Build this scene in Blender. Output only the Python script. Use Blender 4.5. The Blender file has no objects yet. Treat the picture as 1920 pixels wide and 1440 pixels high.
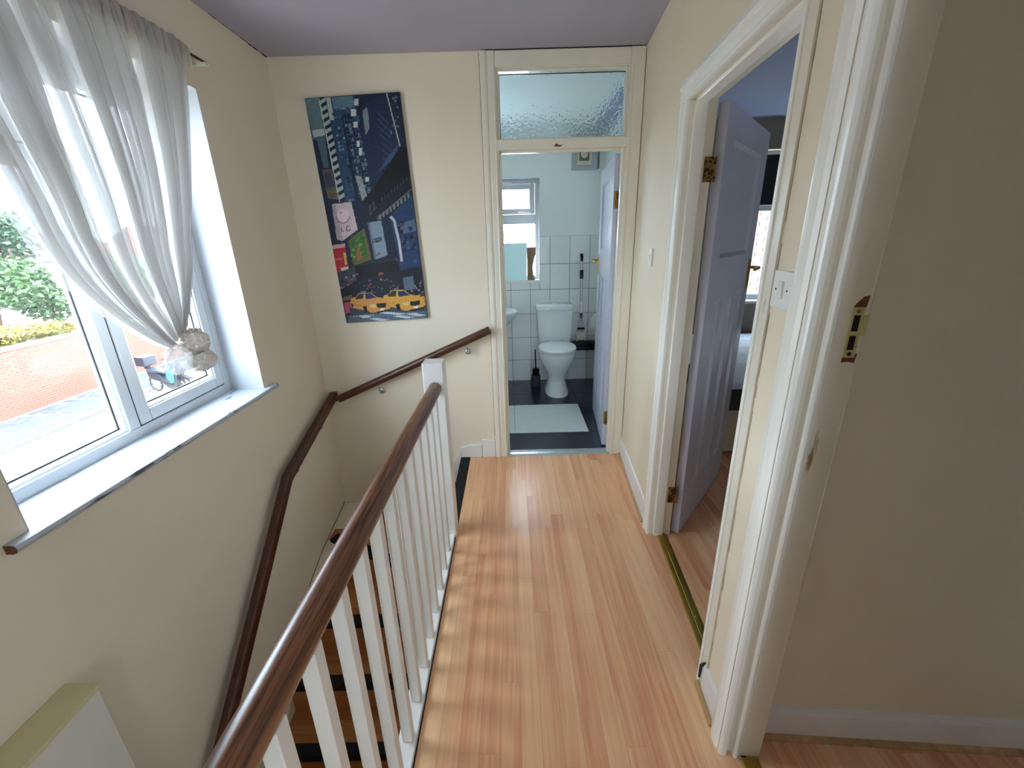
import bpy, math, random
import numpy as np
from mathutils import Matrix, Vector, noise as mnoise

# ------------------------------------------------------------------ camera
SC = bpy.context.scene
COL = SC.collection
CAM_H = 1.5048
PITCH, YAW, ROLL, FPX = 0.329954509, -0.00569591866, 0.0272161211, 794.155522
def _cam():
    cp, sp = math.cos(PITCH), math.sin(PITCH); cy, sy = math.cos(YAW), math.sin(YAW); cr, sr = math.cos(ROLL), math.sin(ROLL)
    fwd = Vector((sy*cp, cy*cp, -sp)); right = Vector((cy, -sy, 0)); down = fwd.cross(right)
    r2 = right*cr + down*sr; d2 = right*(-sr) + down*cr
    cd = bpy.data.cameras.new('camera'); c = bpy.data.objects.new('camera', cd); COL.objects.link(c)
    up, back = -d2, -fwd
    c.matrix_world = Matrix(((r2.x, up.x, back.x, 0), (r2.y, up.y, back.y, 0), (r2.z, up.z, back.z, CAM_H), (0, 0, 0, 1)))
    cd.sensor_fit = 'HORIZONTAL'; cd.sensor_width = 36.0; cd.lens = FPX/1920*36.0
    cd.clip_start = 0.02; cd.clip_end = 300
    SC.camera = c
_cam()
# ------------------------------------------------------------------ world, sun, exposure
SKY_STRENGTH, SUN_STRENGTH = 6.8, 4.5
w = bpy.data.worlds.new('sky'); SC.world = w; w.use_nodes = True
bg = w.node_tree.nodes['Background']; bg.inputs[0].default_value = (0.73, 0.86, 1.0, 1); bg.inputs[1].default_value = SKY_STRENGTH
sd = bpy.data.lights.new('sun', 'SUN'); sd.energy = SUN_STRENGTH; sd.angle = 0.02; sd.color = (1.0, 0.94, 0.84)
so = bpy.data.objects.new('sun', sd); COL.objects.link(so)
so.rotation_euler = Vector((-0.55, 0.45, -0.85)).to_track_quat('-Z', 'Y').to_euler()
vs = SC.view_settings
vs.view_transform = 'Standard'; vs.look = 'None'; vs.gamma = 1.0; vs.use_curve_mapping = False; vs.exposure = 1.68
SC.cycles.max_bounces = 14; SC.cycles.diffuse_bounces = 6; SC.cycles.glossy_bounces = 4; SC.cycles.transmission_bounces = 8
SC.cycles.transparent_max_bounces = 24; SC.cycles.sample_clamp_indirect = 6.0
BACK_Y = -1.5
def portal(loc, direction, sx, sy):
    l = bpy.data.lights.new('sky_portal', 'AREA'); l.shape = 'RECTANGLE'; l.size = sx; l.size_y = sy; l.energy = 1.0
    l.cycles.is_portal = True
    o = bpy.data.objects.new('sky_portal', l); COL.objects.link(o); o.location = loc
    o.rotation_euler = Vector(direction).to_track_quat('-Z', 'Z').to_euler()
portal((-1.62, 1.52, 1.47), (1, 0, 0), 1.3, 1.45)
portal((-0.10, 4.76, 1.57), (0, -1, 0), 0.85, 1.05)
portal((3.99, -0.58, 1.5), (-1, 0.08, 0), 2.1, 1.3)
portal((0.295, BACK_Y-0.12, 1.35), (0, 1, 0), 0.35, 1.55)
portal((2.45, 4.62, 1.55), (0, -1, 0), 0.7, 1.45)

# ------------------------------------------------------------------ materials
MATS = {}
def srgb(r, g, b):
    f = lambda v: (v/255/12.92) if v/255 <= 0.04045 else ((v/255+0.055)/1.055)**2.4
    return (f(r), f(g), f(b), 1)
class NT:
    def __init__(s, name):
        s.m = bpy.data.materials.new(name); s.m.use_nodes = True; s.t = s.m.node_tree; s.N = s.t.nodes
        s.p = s.N['Principled BSDF']; s.out = s.N['Material Output']; MATS[name] = s.m
    def new(s, typ, **kw):
        n = s.N.new(typ)
        for k, v in kw.items():
            if k.startswith('i_'):
                n.inputs[k[2:].replace('_', ' ')].default_value = v
            else: setattr(n, k, v)
        return n
    def link(s, a, b): s.t.links.new(a, b)
def mat(name, col, rough=0.6, metal=0.0, var=0.06, scale=6.0, stretch=(1, 1, 1), bump=0.0, bscale=60.0, spec=0.5,
        spots=None, spot_scale=9.0, spot_at=0.62, rand=0.0, trans=0.0):
    """painted / plain surface: tone variation from noise, fine relief, optional stains with their own shape"""
    t = NT(name)
    tc = t.new('ShaderNodeTexCoord'); mp = t.new('ShaderNodeMapping'); mp.inputs['Scale'].default_value = stretch
    t.link(tc.outputs['Object'], mp.inputs[0])
    n = t.new('ShaderNodeTexNoise'); n.inputs['Scale'].default_value = scale; n.inputs['Detail'].default_value = 4
    t.link(mp.outputs[0], n.inputs[0])
    hsv = t.new('ShaderNodeHueSaturation'); hsv.inputs['Color'].default_value = col
    mr = t.new('ShaderNodeMapRange'); mr.inputs[1].default_value = 0.3; mr.inputs[2].default_value = 0.7
    mr.inputs[3].default_value = 1-var; mr.inputs[4].default_value = 1+var
    t.link(n.outputs[0], mr.inputs[0])
    last = mr.outputs[0]
    if rand:
        oi = t.new('ShaderNodeObjectInfo'); m2 = t.new('ShaderNodeMapRange'); m2.inputs[3].default_value = 1-rand; m2.inputs[4].default_value = 1+rand
        t.link(oi.outputs['Random'], m2.inputs[0]); mm = t.new('ShaderNodeMath', operation='MULTIPLY')
        t.link(last, mm.inputs[0]); t.link(m2.outputs[0], mm.inputs[1]); last = mm.outputs[0]
    t.link(last, hsv.inputs['Value'])
    c = hsv.outputs[0]
    if spots:
        n2 = t.new('ShaderNodeTexNoise'); n2.inputs['Scale'].default_value = spot_scale; n2.inputs['Detail'].default_value = 6
        t.link(mp.outputs[0], n2.inputs[0])
        r = t.new('ShaderNodeMapRange'); r.inputs[1].default_value = spot_at; r.inputs[2].default_value = spot_at+0.03
        t.link(n2.outputs[0], r.inputs[0])
        mx = t.new('ShaderNodeMix', data_type='RGBA'); t.link(r.outputs[0], mx.inputs[0]); t.link(c, mx.inputs[6]); mx.inputs[7].default_value = spots
        c = mx.outputs[2]
    t.link(c, t.p.inputs['Base Color'])
    t.p.inputs['Roughness'].default_value = rough; t.p.inputs['Metallic'].default_value = metal
    t.p.inputs['Specular IOR Level'].default_value = spec
    if bump:
        nb = t.new('ShaderNodeTexNoise'); nb.inputs['Scale'].default_value = bscale; nb.inputs['Detail'].default_value = 3
        t.link(mp.outputs[0], nb.inputs[0])
        b = t.new('ShaderNodeBump'); b.inputs['Strength'].default_value = bump; b.inputs['Distance'].default_value = 0.004
        t.link(nb.outputs[0], b.inputs['Height']); t.link(b.outputs[0], t.p.inputs['Normal'])
    return t.m
def wood(name, c1, c2, c3, rough=0.4, axis=1, grain=60.0, rand=True, spec=0.5, k1=0.42, k2=0.42):
    """timber: long streaks down one axis, each piece with its own tone"""
    t = NT(name)
    tc = t.new('ShaderNodeTexCoord'); mp = t.new('ShaderNodeMapping')
    sc = [grain, grain, grain]; sc[axis] = grain*0.035; mp.inputs['Scale'].default_value = sc
    oi = t.new('ShaderNodeObjectInfo')
    if rand:
        vm = t.new('ShaderNodeVectorMath', operation='MULTIPLY_ADD'); cb = t.new('ShaderNodeCombineXYZ')
        for i in range(3): t.link(oi.outputs['Random'], cb.inputs[i])
        t.link(cb.outputs[0], vm.inputs[0]); vm.inputs[1].default_value = (7, 13, 3); t.link(tc.outputs['Object'], vm.inputs[2])
        t.link(vm.outputs[0], mp.inputs[0])
    else: t.link(tc.outputs['Object'], mp.inputs[0])
    n = t.new('ShaderNodeTexNoise'); n.inputs['Scale'].default_value = 1.0; n.inputs['Detail'].default_value = 6; n.inputs['Distortion'].default_value = 0.6
    t.link(mp.outputs[0], n.inputs[0])
    n3 = t.new('ShaderNodeTexNoise'); n3.inputs['Scale'].default_value = 0.22; n3.inputs['Detail'].default_value = 3
    t.link(mp.outputs[0], n3.inputs[0])
    ramp = t.new('ShaderNodeValToRGB'); e = ramp.color_ramp.elements
    e[0].position = 0.33; e[0].color = c3; e[1].position = 0.66; e[1].color = c1
    m = ramp.color_ramp.elements.new(0.5); m.color = c2
    a = t.new('ShaderNodeMath', operation='ADD'); b = t.new('ShaderNodeMath', operation='MULTIPLY'); b.inputs[1].default_value = k1
    t.link(n.outputs[0], b.inputs[0])
    g = t.new('ShaderNodeMath', operation='MULTIPLY'); g.inputs[1].default_value = k2; t.link(n3.outputs[0], g.inputs[0])
    t.link(b.outputs[0], a.inputs[0]); t.link(g.outputs[0], a.inputs[1])
    if rand:
        m2 = t.new('ShaderNodeMapRange'); m2.inputs[3].default_value = 0.5-(k1+k2)/2-0.07; m2.inputs[4].default_value = 0.5-(k1+k2)/2+0.09
        t.link(oi.outputs['Random'], m2.inputs[0]); a2 = t.new('ShaderNodeMath', operation='ADD')
        t.link(a.outputs[0], a2.inputs[0]); t.link(m2.outputs[0], a2.inputs[1]); f = a2.outputs[0]
    else:
        a2 = t.new('ShaderNodeMath', operation='ADD'); t.link(a.outputs[0], a2.inputs[0]); a2.inputs[1].default_value = 0.5-(k1+k2)/2; f = a2.outputs[0]
    t.link(f, ramp.inputs[0]); t.link(ramp.outputs[0], t.p.inputs['Base Color'])
    t.p.inputs['Roughness'].default_value = rough; t.p.inputs['Specular IOR Level'].default_value = spec
    bp = t.new('ShaderNodeBump'); bp.inputs['Strength'].default_value = 0.05; bp.inputs['Distance'].default_value = 0.002
    t.link(n.outputs[0], bp.inputs['Height']); t.link(bp.outputs[0], t.p.inputs['Normal'])
    return t.m
def glass(name, tint=(1, 1, 1, 1), gloss=0.06):
    t = NT(name); t.N.remove(t.p)
    tr = t.new('ShaderNodeBsdfTransparent'); tr.inputs[0].default_value = tint
    gl = t.new('ShaderNodeBsdfGlossy'); gl.inputs['Roughness'].default_value = 0.02
    mx = t.new('ShaderNodeMixShader'); mx.inputs[0].default_value = gloss
    t.link(tr.outputs[0], mx.inputs[1]); t.link(gl.outputs[0], mx.inputs[2]); t.link(mx.outputs[0], t.out.inputs[0]); return t.m
def pebbled(name, col, cell, rough, strength, tr=1.0):
    """obscure glass with a hammered, cellular relief"""
    t = NT(name); t.p.inputs['Base Color'].default_value = col
    t.p.inputs['Transmission Weight'].default_value = tr; t.p.inputs['Roughness'].default_value = rough; t.p.inputs['IOR'].default_value = 1.35
    tc = t.new('ShaderNodeTexCoord'); v = t.new('ShaderNodeTexVoronoi', feature='SMOOTH_F1'); v.inputs['Scale'].default_value = cell
    nz = t.new('ShaderNodeTexNoise'); nz.inputs['Scale'].default_value = cell*0.4
    mx = t.new('ShaderNodeVectorMath', operation='MULTIPLY_ADD'); mx.inputs[1].default_value = (0.02, 0.02, 0.02)
    t.link(tc.outputs['Object'], nz.inputs[0]); t.link(nz.outputs['Color'], mx.inputs[0]); t.link(tc.outputs['Object'], mx.inputs[2])
    t.link(mx.outputs[0], v.inputs[0])
    b = t.new('ShaderNodeBump'); b.inputs['Strength'].default_value = strength; b.inputs['Distance'].default_value = 0.006
    t.link(v.outputs[0], b.inputs['Height']); t.link(b.outputs[0], t.p.inputs['Normal']); return t.m
def sheer(name, col, opacity, glow=0.19):
    """fine voile: open weave lets part of the light straight through, threads scatter the rest"""
    t = NT(name); t.N.remove(t.p)
    tr = t.new('ShaderNodeBsdfTransparent'); di = t.new('ShaderNodeBsdfDiffuse'); tl = t.new('ShaderNodeBsdfTranslucent')
    di.inputs[0].default_value = col; tl.inputs[0].default_value = col
    m1 = t.new('ShaderNodeMixShader'); m1.inputs[0].default_value = glow; t.link(di.outputs[0], m1.inputs[1]); t.link(tl.outputs[0], m1.inputs[2])
    m2 = t.new('ShaderNodeMixShader'); m2.inputs[0].default_value = opacity
    t.link(tr.outputs[0], m2.inputs[1]); t.link(m1.outputs[0], m2.inputs[2]); t.link(m2.outputs[0], t.out.inputs[0]); return t.m
def frosted(name):
    """patterned privacy glass: scatters most of the daylight, relief near its patterned band"""
    t = NT(name); t.N.remove(t.p)
    tr = t.new('ShaderNodeBsdfTransparent'); tl = t.new('ShaderNodeBsdfTranslucent'); gl = t.new('ShaderNodeBsdfGlossy'); gl.inputs['Roughness'].default_value = 0.15
    tc = t.new('ShaderNodeTexCoord'); v = t.new('ShaderNodeTexVoronoi'); v.inputs['Scale'].default_value = 34; t.link(tc.outputs['Object'], v.inputs[0])
    mr = t.new('ShaderNodeMapRange'); mr.inputs[1].default_value = 0.15; mr.inputs[2].default_value = 0.5; mr.inputs[3].default_value = 0.12; mr.inputs[4].default_value = 0.5
    t.link(v.outputs[0], mr.inputs[0])
    m1 = t.new('ShaderNodeMixShader'); t.link(mr.outputs[0], m1.inputs[0]); t.link(tr.outputs[0], m1.inputs[1]); t.link(tl.outputs[0], m1.inputs[2]); tl.inputs[0].default_value = (0.97, 0.99, 1, 1)
    m2 = t.new('ShaderNodeMixShader'); m2.inputs[0].default_value = 0.05; t.link(m1.outputs[0], m2.inputs[1]); t.link(gl.outputs[0], m2.inputs[2]); t.link(m2.outputs[0], t.out.inputs[0]); return t.m
def attr_mat(name, rough=0.55):
    t = NT(name); a = t.new('ShaderNodeVertexColor'); a.layer_name = 'ink'; t.link(a.outputs[0], t.p.inputs['Base Color'])
    t.p.inputs['Roughness'].default_value = rough; t.p.inputs['Specular IOR Level'].default_value = 0.3; return t.m

CREAM = mat('cream_wall', srgb(234, 223, 202), 0.75, var=0.015, scale=1.5, bump=0.10, bscale=90, spec=0.25)
CREAM2 = mat('cream_strip', srgb(238, 225, 200), 0.6, var=0.02, scale=3, bump=0.08, bscale=70, spec=0.3)
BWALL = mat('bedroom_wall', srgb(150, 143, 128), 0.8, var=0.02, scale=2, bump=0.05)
CEIL = mat('lavender_ceiling', srgb(176, 172, 186), 0.85, var=0.015, scale=2, bump=0.06, bscale=60, spec=0.2)
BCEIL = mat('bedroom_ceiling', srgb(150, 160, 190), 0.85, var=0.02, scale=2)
WHITE = mat('white_gloss', srgb(246, 244, 236), 0.22, var=0.02, scale=4, stretch=(1, 1, 0.25), bump=0.10, bscale=35)
TRIMC = mat('aged_white_gloss', srgb(232, 226, 210), 0.25, var=0.03, scale=5, stretch=(1, 1, 0.25), bump=0.10, bscale=35, spots=srgb(150, 120, 84), spot_scale=14, spot_at=0.735)
WORN = mat('worn_white_paint', srgb(232, 230, 226), 0.35, var=0.03, scale=8, bump=0.14, bscale=30, spots=srgb(150, 138, 122), spot_scale=16, spot_at=0.72)
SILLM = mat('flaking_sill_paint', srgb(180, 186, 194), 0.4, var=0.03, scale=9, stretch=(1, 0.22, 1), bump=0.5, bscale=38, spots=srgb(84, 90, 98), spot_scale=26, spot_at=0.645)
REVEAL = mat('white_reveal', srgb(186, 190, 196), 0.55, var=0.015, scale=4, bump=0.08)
UPVC = mat('white_upvc', srgb(206, 210, 214), 0.18, var=0.012, scale=5)
GASKET = mat('black_gasket', srgb(24, 24, 26), 0.5)
DOORB = mat('lilac_door_paint', srgb(190, 192, 208), 0.26, var=0.03, scale=4, stretch=(1, 1, 0.3), bump=0.10, bscale=40)
FLOORW = wood('laminate', srgb(240, 193, 148), srgb(231, 173, 128), srgb(212, 142, 104), 0.24, axis=1, grain=70, spec=0.55)
STAIRW = wood('stair_laminate', srgb(188, 130, 80), srgb(168, 106, 58), srgb(142, 80, 42), 0.32, axis=0, grain=60)  # like the floor laminate, with stairwell shadow put into the darker tone
OAKTRIM = wood('oak_beading', srgb(206, 168, 120), srgb(188, 148, 100), srgb(160, 118, 76), 0.4, axis=1, grain=60, rand=False)
RAILW = wood('mahogany', srgb(140, 92, 64), srgb(110, 67, 44), srgb(72, 42, 28), 0.3, axis=1, grain=150, rand=False, k1=1.2, k2=0.5)
RAILD = wood('dark_mahogany', srgb(96, 56, 34), srgb(78, 43, 25), srgb(56, 31, 18), 0.35, axis=1, grain=80, rand=False)
BLACK = mat('black_rubber', srgb(13, 13, 15), 0.85, var=0.15, scale=30)
DARK = mat('dark_gap', srgb(30, 24, 20), 0.9)
BRASS = mat('brass', srgb(176, 150, 70), 0.28, metal=1.0, var=0.1, scale=12)
BRASSP = mat('painted_brass', srgb(206, 196, 130), 0.42, metal=0.35, var=0.12, scale=40, spots=srgb(96, 70, 40), spot_scale=60, spot_at=0.66)
RUST = mat('rusty_hinge', srgb(146, 120, 72), 0.5, metal=0.6, var=0.25, scale=60, spots=srgb(74, 42, 26), spot_scale=55, spot_at=0.52)
STEEL = mat('brushed_steel', srgb(190, 192, 194), 0.3, metal=1.0, var=0.05)
ROUGHWOOD = mat('bare_chipped_wood', srgb(110, 66, 42), 0.8, var=0.3, scale=50)
CHROME = mat('chrome', srgb(220, 222, 224), 0.1, metal=1.0)
PLASTIC = mat('white_plastic', srgb(238, 238, 236), 0.3, var=0.01)
TILEW = mat('white_glazed_tile', srgb(236, 240, 238), 0.16, var=0.03, scale=9, rand=0.035)
GROUT = mat('grey_grout', srgb(112, 118, 120), 0.9, var=0.1, scale=20)
BATHP = mat('pale_bathroom_paint', srgb(238, 244, 242), 0.7, var=0.015, scale=2)
SLATE = mat('dark_slate_tile', srgb(38, 45, 58), 0.22, var=0.12, scale=14, rand=0.12)
PALET = mat('pale_floor_tile', srgb(218, 226, 226), 0.25, var=0.03, scale=10)
GROUTD = mat('dark_grout', srgb(120, 118, 108), 0.9)
CERAM = mat('ceramic', srgb(240, 246, 247), 0.08, var=0.005)
GLASS = glass('clear_glass', (0.97, 0.99, 0.99, 1), 0.05)
OBSCURE = pebbled('hammered_glass', (0.86, 0.95, 0.98, 1), 75, 0.12, 0.55)
FROST = frosted('frosted_glass')
VOILE = sheer('voile', (0.66, 0.65, 0.64, 1), 0.54)
VOILED = sheer('voile_gathered', (0.60, 0.55, 0.50, 1), 0.82)
PRINT = attr_mat('canvas_print')
CANVAS = mat('canvas_edge', srgb(36, 46, 66), 0.7, var=0.2, scale=20)
BRICK = mat('red_brick', srgb(104, 58, 46), 0.85, var=0.12, scale=20, rand=0.16)
BRICKB = mat('brown_brick', srgb(86, 66, 62), 0.85, var=0.15, scale=20, rand=0.25)
MORTAR = mat('mortar', srgb(196, 184, 160), 0.95, var=0.08, scale=8)
STONE = mat('paving_stone', srgb(52, 57, 61), 0.85, var=0.15, scale=5, bump=0.3, bscale=12, spots=srgb(92, 96, 98), spot_scale=6, spot_at=0.6)
CONCRETE = mat('pale_concrete', srgb(186, 178, 166), 0.9, var=0.05, scale=2)
COPING = mat('white_coping', srgb(150, 148, 142), 0.8, var=0.06, scale=3)
EARTH = mat('earth', srgb(76, 62, 44), 0.95, var=0.15, scale=2)
LEAF = mat('green_leaf', srgb(46, 72, 30), 0.6, var=0.28, scale=3.0)
LEAFD = mat('deep_green_leaf', srgb(34, 60, 36), 0.6, var=0.28, scale=3.0)
LEAFY = mat('yellow_leaf', srgb(116, 106, 40), 0.6, var=0.25, scale=4)
BARK = mat('bark', srgb(92, 74, 58), 0.9, var=0.2, scale=12)
ROOFT = mat('faded_roof_tile', srgb(104, 66, 58), 0.9, var=0.1, scale=10, stretch=(0.2, 0.2, 4))
ROOFG = mat('grey_shed_roof', srgb(110, 108, 112), 0.9, var=0.08, scale=4)
RENDERW = mat('white_render', srgb(170, 168, 162), 0.9, var=0.03)
RUBBER = mat('tyre', srgb(30, 30, 32), 0.7)
SCOOT = mat('dark_blue_fairing', srgb(20, 24, 36), 0.45, var=0.05)
TEAL = mat('teal_cloth', srgb(36, 96, 96), 0.8, var=0.1, scale=9, bump=0.3, bscale=12)
SEATV = mat('black_vinyl', srgb(40, 44, 54), 0.5)
GREYBOX = mat('grey_plastic', srgb(84, 96, 108), 0.5)
BLIND = mat('dark_roller_blind', srgb(36, 46, 52), 0.85, var=0.05)
SHEET = mat('pale_blue_bedding', srgb(206, 216, 232), 0.85, var=0.03, scale=8, bump=0.6, bscale=14)
BEDDARK = mat('dark_bed_fabric', srgb(58, 60, 64), 0.9, var=0.1, scale=30)
BEDBASE = mat('cream_divan_fabric', srgb(196, 186, 164), 0.9, var=0.05, scale=14)
BOXTOP = mat('cream_box_top', srgb(214, 204, 160), 0.6, var=0.03, scale=3)
BOXF = mat('white_box_front', srgb(226, 221, 210), 0.6, var=0.02, scale=3, bump=0.06)
PIPEB = mat('black_pipe', srgb(34, 40, 38), 0.4)
FANC = mat('yellowed_plastic', srgb(216, 214, 190), 0.4)
MIRROR = mat('mirror_glass', srgb(206, 226, 226), 0.03, metal=1.0, var=0.01)
DRIFT = wood('driftwood', srgb(178, 150, 122), srgb(150, 124, 98), srgb(120, 96, 74), 0.7, axis=2, grain=50, rand=False)
GREYRUB = mat('grey_brush_pot', srgb(60, 66, 76), 0.4)
DKGREEN = mat('green_plastic', srgb(40, 92, 76), 0.4)
PINKP = mat('pink_plastic', srgb(226, 196, 196), 0.4)
ALU = mat('aluminium_strip', srgb(200, 206, 208), 0.3, metal=0.9, var=0.06, scale=30)
SPONGE = mat('cream_sponge', srgb(222, 220, 196), 0.9, var=0.06, scale=40)

# ------------------------------------------------------------------ mesh helpers
I4 = Matrix.Identity(4)
class MB:
    def __init__(s, M=None): s.v = []; s.f = []; s.M = M or I4
    def add(s, vs, fs, M=None):
        b = len(s.v); T = s.M @ (M or I4)
        s.v += [tuple(T @ Vector(p)) for p in vs]; s.f += [tuple(b+i for i in f) for f in fs]; return s
    def box(s, x0, x1, y0, y1, z0, z1, M=None):
        x0, x1 = sorted((x0, x1)); y0, y1 = sorted((y0, y1)); z0, z1 = sorted((z0, z1))
        return s.add([(x0, y0, z0), (x1, y0, z0), (x1, y1, z0), (x0, y1, z0), (x0, y0, z1), (x1, y0, z1), (x1, y1, z1), (x0, y1, z1)],
                     [(0, 3, 2, 1), (4, 5, 6, 7), (0, 1, 5, 4), (1, 2, 6, 5), (2, 3, 7, 6), (3, 0, 4, 7)], M)
    def prism(s, poly, a0, a1, axis=2, M=None):
        """polygon (in the two other axes, cyclic order) pushed along axis"""
        def P(p, a):
            if axis == 2: return (p[0], p[1], a)
            if axis == 1: return (p[0], a, p[1])
            return (a, p[0], p[1])
        n = len(poly)
        area = sum(poly[i][0]*poly[(i+1) % n][1]-poly[(i+1) % n][0]*poly[i][1] for i in range(n))
        if (area < 0) != (axis == 1): poly = poly[::-1]
        if a1 < a0: a0, a1 = a1, a0
        vs = [P(p, a0) for p in poly]+[P(p, a1) for p in poly]
        fs = [tuple(range(n))[::-1], tuple(range(n, 2*n))]+[(i, (i+1) % n, n+(i+1) % n, n+i) for i in range(n)]
        return s.add(vs, fs, M)
    def sweep(s, path, prof, M=None, closed=False, up=(0, 0, 1)):
        """cross-section prof [(side, up)] carried along a path with mitred corners"""
        pts = [Vector(p) for p in path]; n = len(prof); vs = []; N = len(pts)
        for i, p in enumerate(pts):
            if closed: d0 = (p-pts[i-1]).normalized(); d1 = (pts[(i+1) % N]-p).normalized()
            else:
                d0 = (p-pts[i-1]).normalized() if i else (pts[1]-p).normalized()
                d1 = (pts[i+1]-p).normalized() if i < N-1 else d0
            d = (d0+d1).normalized(); k = 1/max(0.35, d.dot(d1))
            u = Vector(up); sd_ = d1.cross(u)
            if sd_.length < 1e-4: sd_ = d1.cross(Vector((0, 1, 0)))
            sd_ = d.cross(u) if d.cross(u).length > 1e-4 else sd_
            sd_.normalize(); up2 = sd_.cross(d).normalized()
            kk = [1, 1]
            turn = d1-d0
            if turn.length > 1e-5:
                if abs(turn.dot(sd_)) > abs(turn.dot(up2)): kk[0] = k
                else: kk[1] = k
            for a, b in prof: vs.append(p+sd_*a*kk[0]+up2*b*kk[1])
        fs = []
        for i in range(N if closed else N-1):
            j = (i+1) % N
            for q in range(n): fs.append((i*n+q, i*n+(q+1) % n, j*n+(q+1) % n, j*n+q))
        if not closed: fs += [tuple(range(n))[::-1], tuple((N-1)*n+q for q in range(n))]
        return s.add(vs, fs, M)
    def tube(s, path, r, n=10, M=None, closed=False):
        return s.sweep(path, [(r*math.cos(2*math.pi*k/n), r*math.sin(2*math.pi*k/n)) for k in range(n)], M, closed)
    def lathe(s, prof, n=24, M=None):
        vs = []; fs = []; m = len(prof)
        for r, z in prof:
            for k in range(n): a = 2*math.pi*k/n; vs.append((r*math.cos(a), r*math.sin(a), z))
        for i in range(m-1):
            for k in range(n): fs.append((i*n+k, i*n+(k+1) % n, (i+1)*n+(k+1) % n, (i+1)*n+k))
        fs += [tuple(range(n))[::-1], tuple((m-1)*n+k for k in range(n))]
        return s.add(vs, fs, M)
    def loft(s, rings, M=None, cap=True):
        n = len(rings[0]); vs = [p for r in rings for p in r]; fs = []
        for i in range(len(rings)-1):
            for k in range(n): fs.append((i*n+k, i*n+(k+1) % n, (i+1)*n+(k+1) % n, (i+1)*n+k))
        if cap: fs += [tuple(range(n))[::-1], tuple((len(rings)-1)*n+k for k in range(n))]
        return s.add(vs, fs, M)
    def mesh(s, name):
        me = bpy.data.meshes.new(name); me.from_pydata(s.v, [], s.f); me.update(); return me
    def build(s, name, m, parent=None, bevel=0.0, smooth=False, segs=2, label=None):
        o = bpy.data.objects.new(name, s.mesh(name)); COL.objects.link(o); o.data.materials.append(m)
        if smooth:
            for p in o.data.polygons: p.use_smooth = True
        if bevel:
            b = o.modifiers.new('bevel', 'BEVEL'); b.width = bevel; b.segments = segs; b.limit_method = 'ANGLE'; b.angle_limit = math.radians(35)
            b.harden_normals = False
        if smooth or bevel:
            try: o.data.set_sharp_from_angle(angle=math.radians(40))
            except Exception: pass
            if bevel:
                for p in o.data.polygons: p.use_smooth = False
        if parent is not None: adopt(o, parent)
        if label: o['label'] = label
        return o
def root_loc(p):
    return p.location if p.parent is None else p.matrix_parent_inverse @ Vector((0, 0, 0))
WORLDLOC = {}
def adopt(o, parent):
    o.parent = parent
    M = WORLDLOC.get(parent.name, I4)
    o.matrix_parent_inverse = M.inverted()
def thing(name, label, cat, loc=(0, 0, 0), group=None, kind=None):
    o = bpy.data.objects.new(name, None); COL.objects.link(o); o.location = loc; o.empty_display_size = 0.1
    WORLDLOC[o.name] = Matrix.Translation(loc)
    return tag(o, label, cat, group, kind)
def tag(o, label, cat, group=None, kind=None):
    o['label'] = label; o['category'] = cat
    if group: o['group'] = group
    if kind: o['kind'] = kind
    return o
def copy_at(me, name, loc, parent, rot=None):
    o = bpy.data.objects.new(name, me); COL.objects.link(o); o.location = loc
    if rot: o.rotation_euler = rot
    adopt(o, parent); return o
def rr(x0, x1, y0, y1, r, n=4):
    """rounded rectangle outline"""
    out = []
    for cx, cy, a in ((x1-r, y1-r, 0), (x0+r, y1-r, 90), (x0+r, y0+r, 180), (x1-r, y0+r, 270)):
        for k in range(n+1):
            t = math.radians(a+90*k/n); out.append((cx+r*math.cos(t), cy+r*math.sin(t)))
    return out
def ell(cx, cy, a, b, z, n=28, p=2.0, yb=None):
    """superellipse ring; yb gives a different half-length for the back half"""
    out = []
    for k in range(n):
        t = 2*math.pi*k/n; c, s_ = math.cos(t), math.sin(t)
        x = a*abs(c)**(2/p)*(1 if c >= 0 else -1); bb = b if s_ < 0 or yb is None else yb
        y = bb*abs(s_)**(2/p)*(1 if s_ >= 0 else -1); out.append((cx+x, cy+y, z))
    return out
def RX(a): return Matrix.Rotation(a, 4, 'X')
def RY(a): return Matrix.Rotation(a, 4, 'Y')
def RZ(a): return Matrix.Rotation(a, 4, 'Z')
def TR(*p): return Matrix.Translation(p)

# ------------------------------------------------------------------ key dimensions (metres, camera foot at the origin)
CZ = 2.48; FY = 2.776; LX = -1.31
TH = math.radians(4.5); OX, OY = 0.767, 2.776
RW = Matrix(((-math.sin(TH), math.cos(TH), 0, OX), (-math.cos(TH), -math.sin(TH), 0, OY), (0, 0, 1, 0), (0, 0, 0, 1)))   # right wall frame: s towards camera, n into the rooms
def W(s, n, z=0.0): return RW @ Vector((s, n, z))
BACK = -1.5
def struct(name, label, cat): return thing(name, label, cat, (0, 0, 0), kind='structure')
def tagS(o, label, cat): return tag(o, label, cat, kind='structure')

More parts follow.
